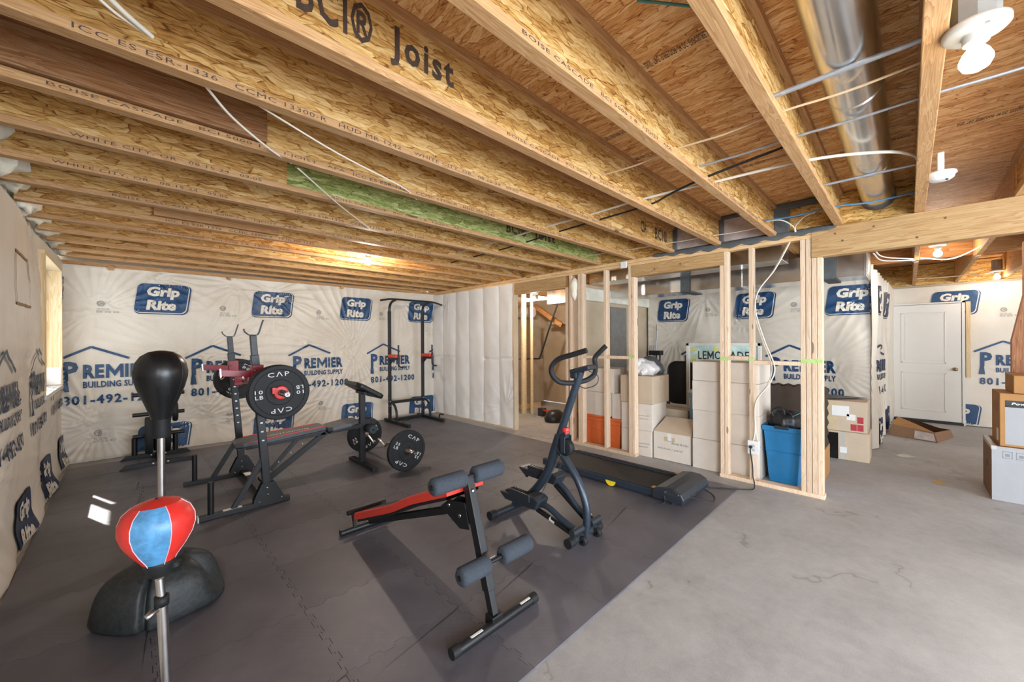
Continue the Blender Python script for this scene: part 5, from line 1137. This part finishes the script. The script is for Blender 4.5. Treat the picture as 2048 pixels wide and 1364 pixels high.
# ------------------------------------------------------------------ ducts
RD = thing('round_duct', 'long round galvanised duct running between the joists', 'duct', (2.2, .17, 2.63))
for i, (a, b) in enumerate(((-.5, .95), (.93, 2.45), (2.43, 3.55), (3.53, 4.42))): MB().tube([(a, .175, 2.632), (b, .175, 2.632)], .105 - .001 * (i % 2), 40).build('duct_section', 'galv', RD)
for x in (.94, 2.44, 3.54): MB().tube([(x - .006, .175, 2.632), (x + .006, .175, 2.632)], .1085, 40).build('seam_ring', 'galv', RD)
MB().tube([(4.36, .175, 2.632), (4.47, .175, 2.632)], .112, 40).build('end_boot', 'mastic', RD)
TRK = thing('trunk_duct', 'rectangular galvanised trunk duct behind the stud partition', 'duct', (5.8, 2.5, 2.12))
for a, b in ((.30, 1.50), (1.51, 2.95), (2.96, 4.75)): MB().bb(5.60, 6.05, a, b, 2.125, 2.40).build('duct_section', 'galv', TRK, .004)
for y in (.32, 1.5, 2.95): MB().bb(5.585, 6.065, y - .012, y + .012, 2.11, 2.415).build('seam_ring', 'galv', TRK, .003)
for y in (.62, 2.2): MB().bb(5.57, 6.08, y - .06, y + .06, 2.112, 2.122).bb(5.57, 5.583, y - .06, y + .06, 2.11, 2.42).build('hanger_strap', 'mastic', TRK)
setp(MB().bb(5.0, 5.35, .95, 3.4, 2.30, 2.456).build('branch_duct', 'galv', None, .004), 'shallow galvanised branch duct close behind the partition header', 'duct')
setp(MB().bb(4.75, 4.95, -3.0, .25, 2.30, 2.3865).build('return_duct', 'galv', None, .004), 'flat galvanised return duct just behind the beam', 'duct')
# ------------------------------------------------------------------ lamps
def lamp(label, x, y, z, r=.075, wbox=True, power=34, s=1.0, bw=(1, .90, .77)):
    t = thing('ceiling_light', label, 'light', (x, y, z), 'bare bulb ceiling lights')
    if wbox: MB().lathe((x, y, z + .02), (0, 0, 1), [(.055, 0), (.055, .16), (.0005, .16)], 8, False).build('junction_box', 'concrete_wall', t)
    MB().lathe((x, y, z + .02), (0, 0, -1), [(.0005, -.002), (r, -.002), (r, .012), (r * .9, .02), (r * .5, .024), (.03, .026), (.03, .05), (.026, .052), (.0005, .052)], 36).build('lampholder', 'porcelain', t)
    m = MB(); [m.cyl((x + dx, y + dy, z + .001), (x + dx, y + dy, z - .004), .006, 8) for dx, dy in ((.05, .02), (-.05, -.02))]; m.build('screw', 'steel', t)
    MB().lathe((x, y, z - .03), (0, 0, -1), [(.014, 0), (.018, .012), (.03, .03), (.038, .05), (.038, .06), (.030, .078), (.015, .087), (.0005, .09)], 28).build('bulb', 'bulb', t)
    l = bpy.data.lights.new('lamp_light', 'POINT'); l.energy = power; l.color = bw; l.shadow_soft_size = .04
    o = bpy.data.objects.new('lamp_light', l); COL.objects.link(o); o.parent = t; o.location = (0, 0, -.155)
    return t
lamp('bare bulb light beside the round duct joist bay', 1.93, -.154, 2.412, power=.6)
lamp('bare bulb light near the pull-up tower side of the gym', 2.08, 4.6, 2.49, power=46)
lamp('bare bulb light behind the beam toward the entry door', 6.62, -.24, 2.50, power=13)
lamp('bare bulb light near the entry wall top', 9.45, -.95, 2.46, power=9)
lamp('bare bulb light inside the utility room by the furnace', 5.35, 4.85, 2.30, power=45)
SD = thing('smoke_detector', 'white round smoke detector under the joist by the beam', 'smoke detector', (3.62, -.145, 2.46))
MB().lathe((3.62, -.145, 2.475), (0, 0, -1), [(.0005, 0), (.068, 0), (.07, .012), (.062, .018), (.058, .036), (.045, .046), (.0005, .048)], 32).build('detector_body', 'white_plastic', SD); MB().bb(3.60, 3.68, -.16, -.13, 2.475, 2.60).build('mounting_box', 'white_plastic', SD, .004); MB().cyl((3.60, -.17, 2.428), (3.60, -.17, 2.42), .006, 8).build('indicator', 'cable_black', SD)
# ------------------------------------------------------------------ cables through the joists
def cable(label, pts, r, mat, n=6): return setp(MB().tube(spline(pts, n), r, 8).build('electrical_cable', mat), label, 'cable')
def run(label, x, ys, z, r, mat, sag=.02, dx=0):
    pts = []
    for i in range(len(ys) - 1):
        a, b = ys[i], ys[i + 1]; pts += [(x + dx * i, a, z), (x + dx * (i + .5), (a + b) / 2, z - sag)]
    return cable(label, pts + [(x + dx * (len(ys) - 1), ys[-1], z)], r, mat)
jj = lambda a, b: [JY[8 + k] for k in range(a, b + 1)]
run('thick silver conduit crossing under the round duct', 2.045, [JY[7], JY[8]], 2.52, .011, 'cable_silver', 0)
run('tan cable crossing under the round duct', 2.21, jj(-1, 2), 2.52, .0055, 'cable_tan', .012)
run('silver cable running to the bulb bay past the duct', 2.535, [JY[5], JY[6], JY[7], JY[8], JY[9]], 2.52, .007, 'cable_silver', .006)
cable('thick white flat cable looping past the round duct', [(3.34, -.045, 2.50), (3.22, -.02, 2.50), (3.02, .10, 2.49), (2.88, .42, 2.505), (2.83, .93, 2.51), (2.78, 1.4, 2.51), (2.80, 1.9, 2.51), (2.80, 2.4, 2.51), (2.82, 2.9, 2.51), (2.84, 3.4, 2.51), (2.85, 3.9, 2.51)], .009, 'cable_white')
cable('black and silver cable running through many joist webs', [(2.60, .43, 2.515), (2.70, .93, 2.505), (2.78, 1.2, 2.49), (2.92, 1.42, 2.505), (2.95, 1.9, 2.5), (3.0, 2.4, 2.505), (3.05, 2.9, 2.5), (3.1, 3.4, 2.505), (3.12, 4.4, 2.505)], .008, 'cable_black')
run('short silver conduit near the duct end', 3.475, [JY[7], JY[8]], 2.52, .009, 'cable_silver', 0)
cable('blue cable crossing in front of the grey mastic bay', [(4.16, -.06, 2.53), (4.12, .20, 2.505), (4.10, .42, 2.52), (4.10, .70, 2.505), (4.12, .915, 2.52)], .007, 'cable_blue')
cable('white wire curling from the top plate hole', [(4.12, .90, 2.515), (4.22, .80, 2.52), (4.36, .74, 2.48), (4.42, .735, 2.44)], .005, 'cable_white'); cable('white wire arching to the top plate hole', [(4.13, .55, 2.51), (4.25, .64, 2.52), (4.36, .72, 2.48), (4.42, .73, 2.44)], .005, 'cable_white')
for k, x in ((1, 4.30), (2, 4.26), (3, 4.22), (4, 4.15), (5, 4.1)): cable('thin white wire near the partition in joist bay %s' % ('with first foil', 'with second foil', 'left of the foil', 'with pale blocking', 'beyond the pale blocking')[k - 1], [(x, JY[8 + k], 2.515), (x, JY[8 + k] + .245, 2.507), (x, JY[8 + k + 1], 2.515)], .005, 'cable_white')
cable('white wire stapled across the stained scab board', [(.20, 1.90, 2.45), (.33, 2.10, 2.44), (.52, 2.30, 2.435), (.66, 2.44, 2.45)], .0055, 'cable_white')
cable('thin white wire drooping from the stained board end', [(.38, 1.92, 2.445), (.80, 2.13, 2.445), (1.26, 2.30, 2.445), (1.45, 2.42, 2.44)], .0045, 'cable_white')
cable('thin white wire drooping below the green joist', [(.70, 2.46, 2.44), (1.1, 2.9, 2.435), (1.52, 3.32, 2.435)], .0045, 'cable_white')
cable('pair of white wires over the first joist web, upper', [(-.06, 1.62, 2.46), (.0, 1.70, 2.46), (.06, 1.78, 2.47)], .008, 'cable_white'); cable('thin white wire beside the thick pair on first web', [(-.10, 1.62, 2.46), (-.03, 1.70, 2.455), (.05, 1.78, 2.47)], .005, 'cable_white')
cable('teal cable lying over the deck by the first joist', [(1.35, .70, 2.70), (1.55, .55, 2.70), (1.75, .45, 2.71)], .005, 'cable_teal'); cable('teal cable glimpsed between deck joists', [(2.2, 1.05, 2.70), (2.35, .98, 2.70), (2.5, .92, 2.71)], .005, 'cable_teal'); cable('teal cable at the deck beside the round duct', [(1.52, .40, 2.715), (1.58, .35, 2.71), (1.64, .31, 2.72)], .006, 'cable_teal')
# cables on the partition, outlet
cable('white cable pair bowing down to the outlet', [(4.47, .765, 2.40), (4.45, .90, 2.12), (4.445, 1.04, 1.92), (4.43, 1.06, 1.72), (4.415, .98, 1.42), (4.41, .90, 1.18), (4.41, .94, 1.02), (4.42, 1.06, .82), (4.43, 1.07, .55), (4.435, 1.09, .43)], .006, 'cable_white')
cable('second white cable bowing beside the first down to the outlet', [(4.48, .775, 2.40), (4.46, .92, 2.10), (4.455, 1.055, 1.90), (4.445, 1.075, 1.70), (4.43, 1.0, 1.42), (4.425, .925, 1.18), (4.425, .965, 1.0), (4.43, 1.075, .80), (4.44, 1.06, .5), (4.44, 1.045, .43)], .0055, 'cable_white')
OU = thing('wall_outlet', 'white double outlet on the stud above the power cord', 'outlet', (4.43, 1.10, .36))
MB().bb(4.43, 4.50, 1.045, 1.084, .33, .43).build('outlet_box', 'white_plastic', OU, .004); MB().bb(4.422, 4.4295, 1.035, 1.135, .30, .435).build('cover_plate', 'white_plastic', OU, .003)
for z in (.385, .345): MB().bb(4.4195, 4.4225, 1.07, 1.10, z - .014, z + .014).build('receptacle', 'porcelain', OU, .003)
MB().bb(4.395, 4.4195, 1.09, 1.115, .362, .388).build('plug', 'cable_black', OU, .004)
# entry-side wires
for i, (l, p) in enumerate((('white wire bundle crossing behind the beam to the first entry joist', [(5.6, .26, 2.42), (6.0, .20, 2.36), (6.5, -.04, 2.37)]), ('lower white wire behind the beam near the trunk duct', [(5.7, .26, 2.36), (6.1, .2, 2.33), (6.55, -.05, 2.36)]), ('white wire sagging past the entry bulb', [(6.7, -.1, 2.40), (6.75, -.35, 2.36), (6.4, -.56, 2.42)]), ('tan wire looping to the lamp by the entry wall', [(8.6, -.1, 2.36), (8.7, -.4, 2.36), (9.0, -.75, 2.40), (9.3, -.9, 2.44)]))): cable(l, p, .007, 'cable_tan' if i == 3 else 'cable_white')
# litter on the concrete
o = MB().add([(5.74, -.16, .002), (5.70, -.22, .003), (5.80, -.27, .004), (5.86, -.19, .002)], [(0, 1, 2, 3)]).build('paper_scrap', 'paper'); setp(o, 'small orange paper scrap on the concrete', 'scrap')
o = MB().add([(6.75, .14, .002), (6.7, .02, .003), (6.8, -.07, .006), (6.92, .05, .003)], [(0, 1, 2, 3)]).build('plastic_strip', 'tape_clear'); setp(o, 'grey torn plastic strip on the concrete near the door', 'scrap')
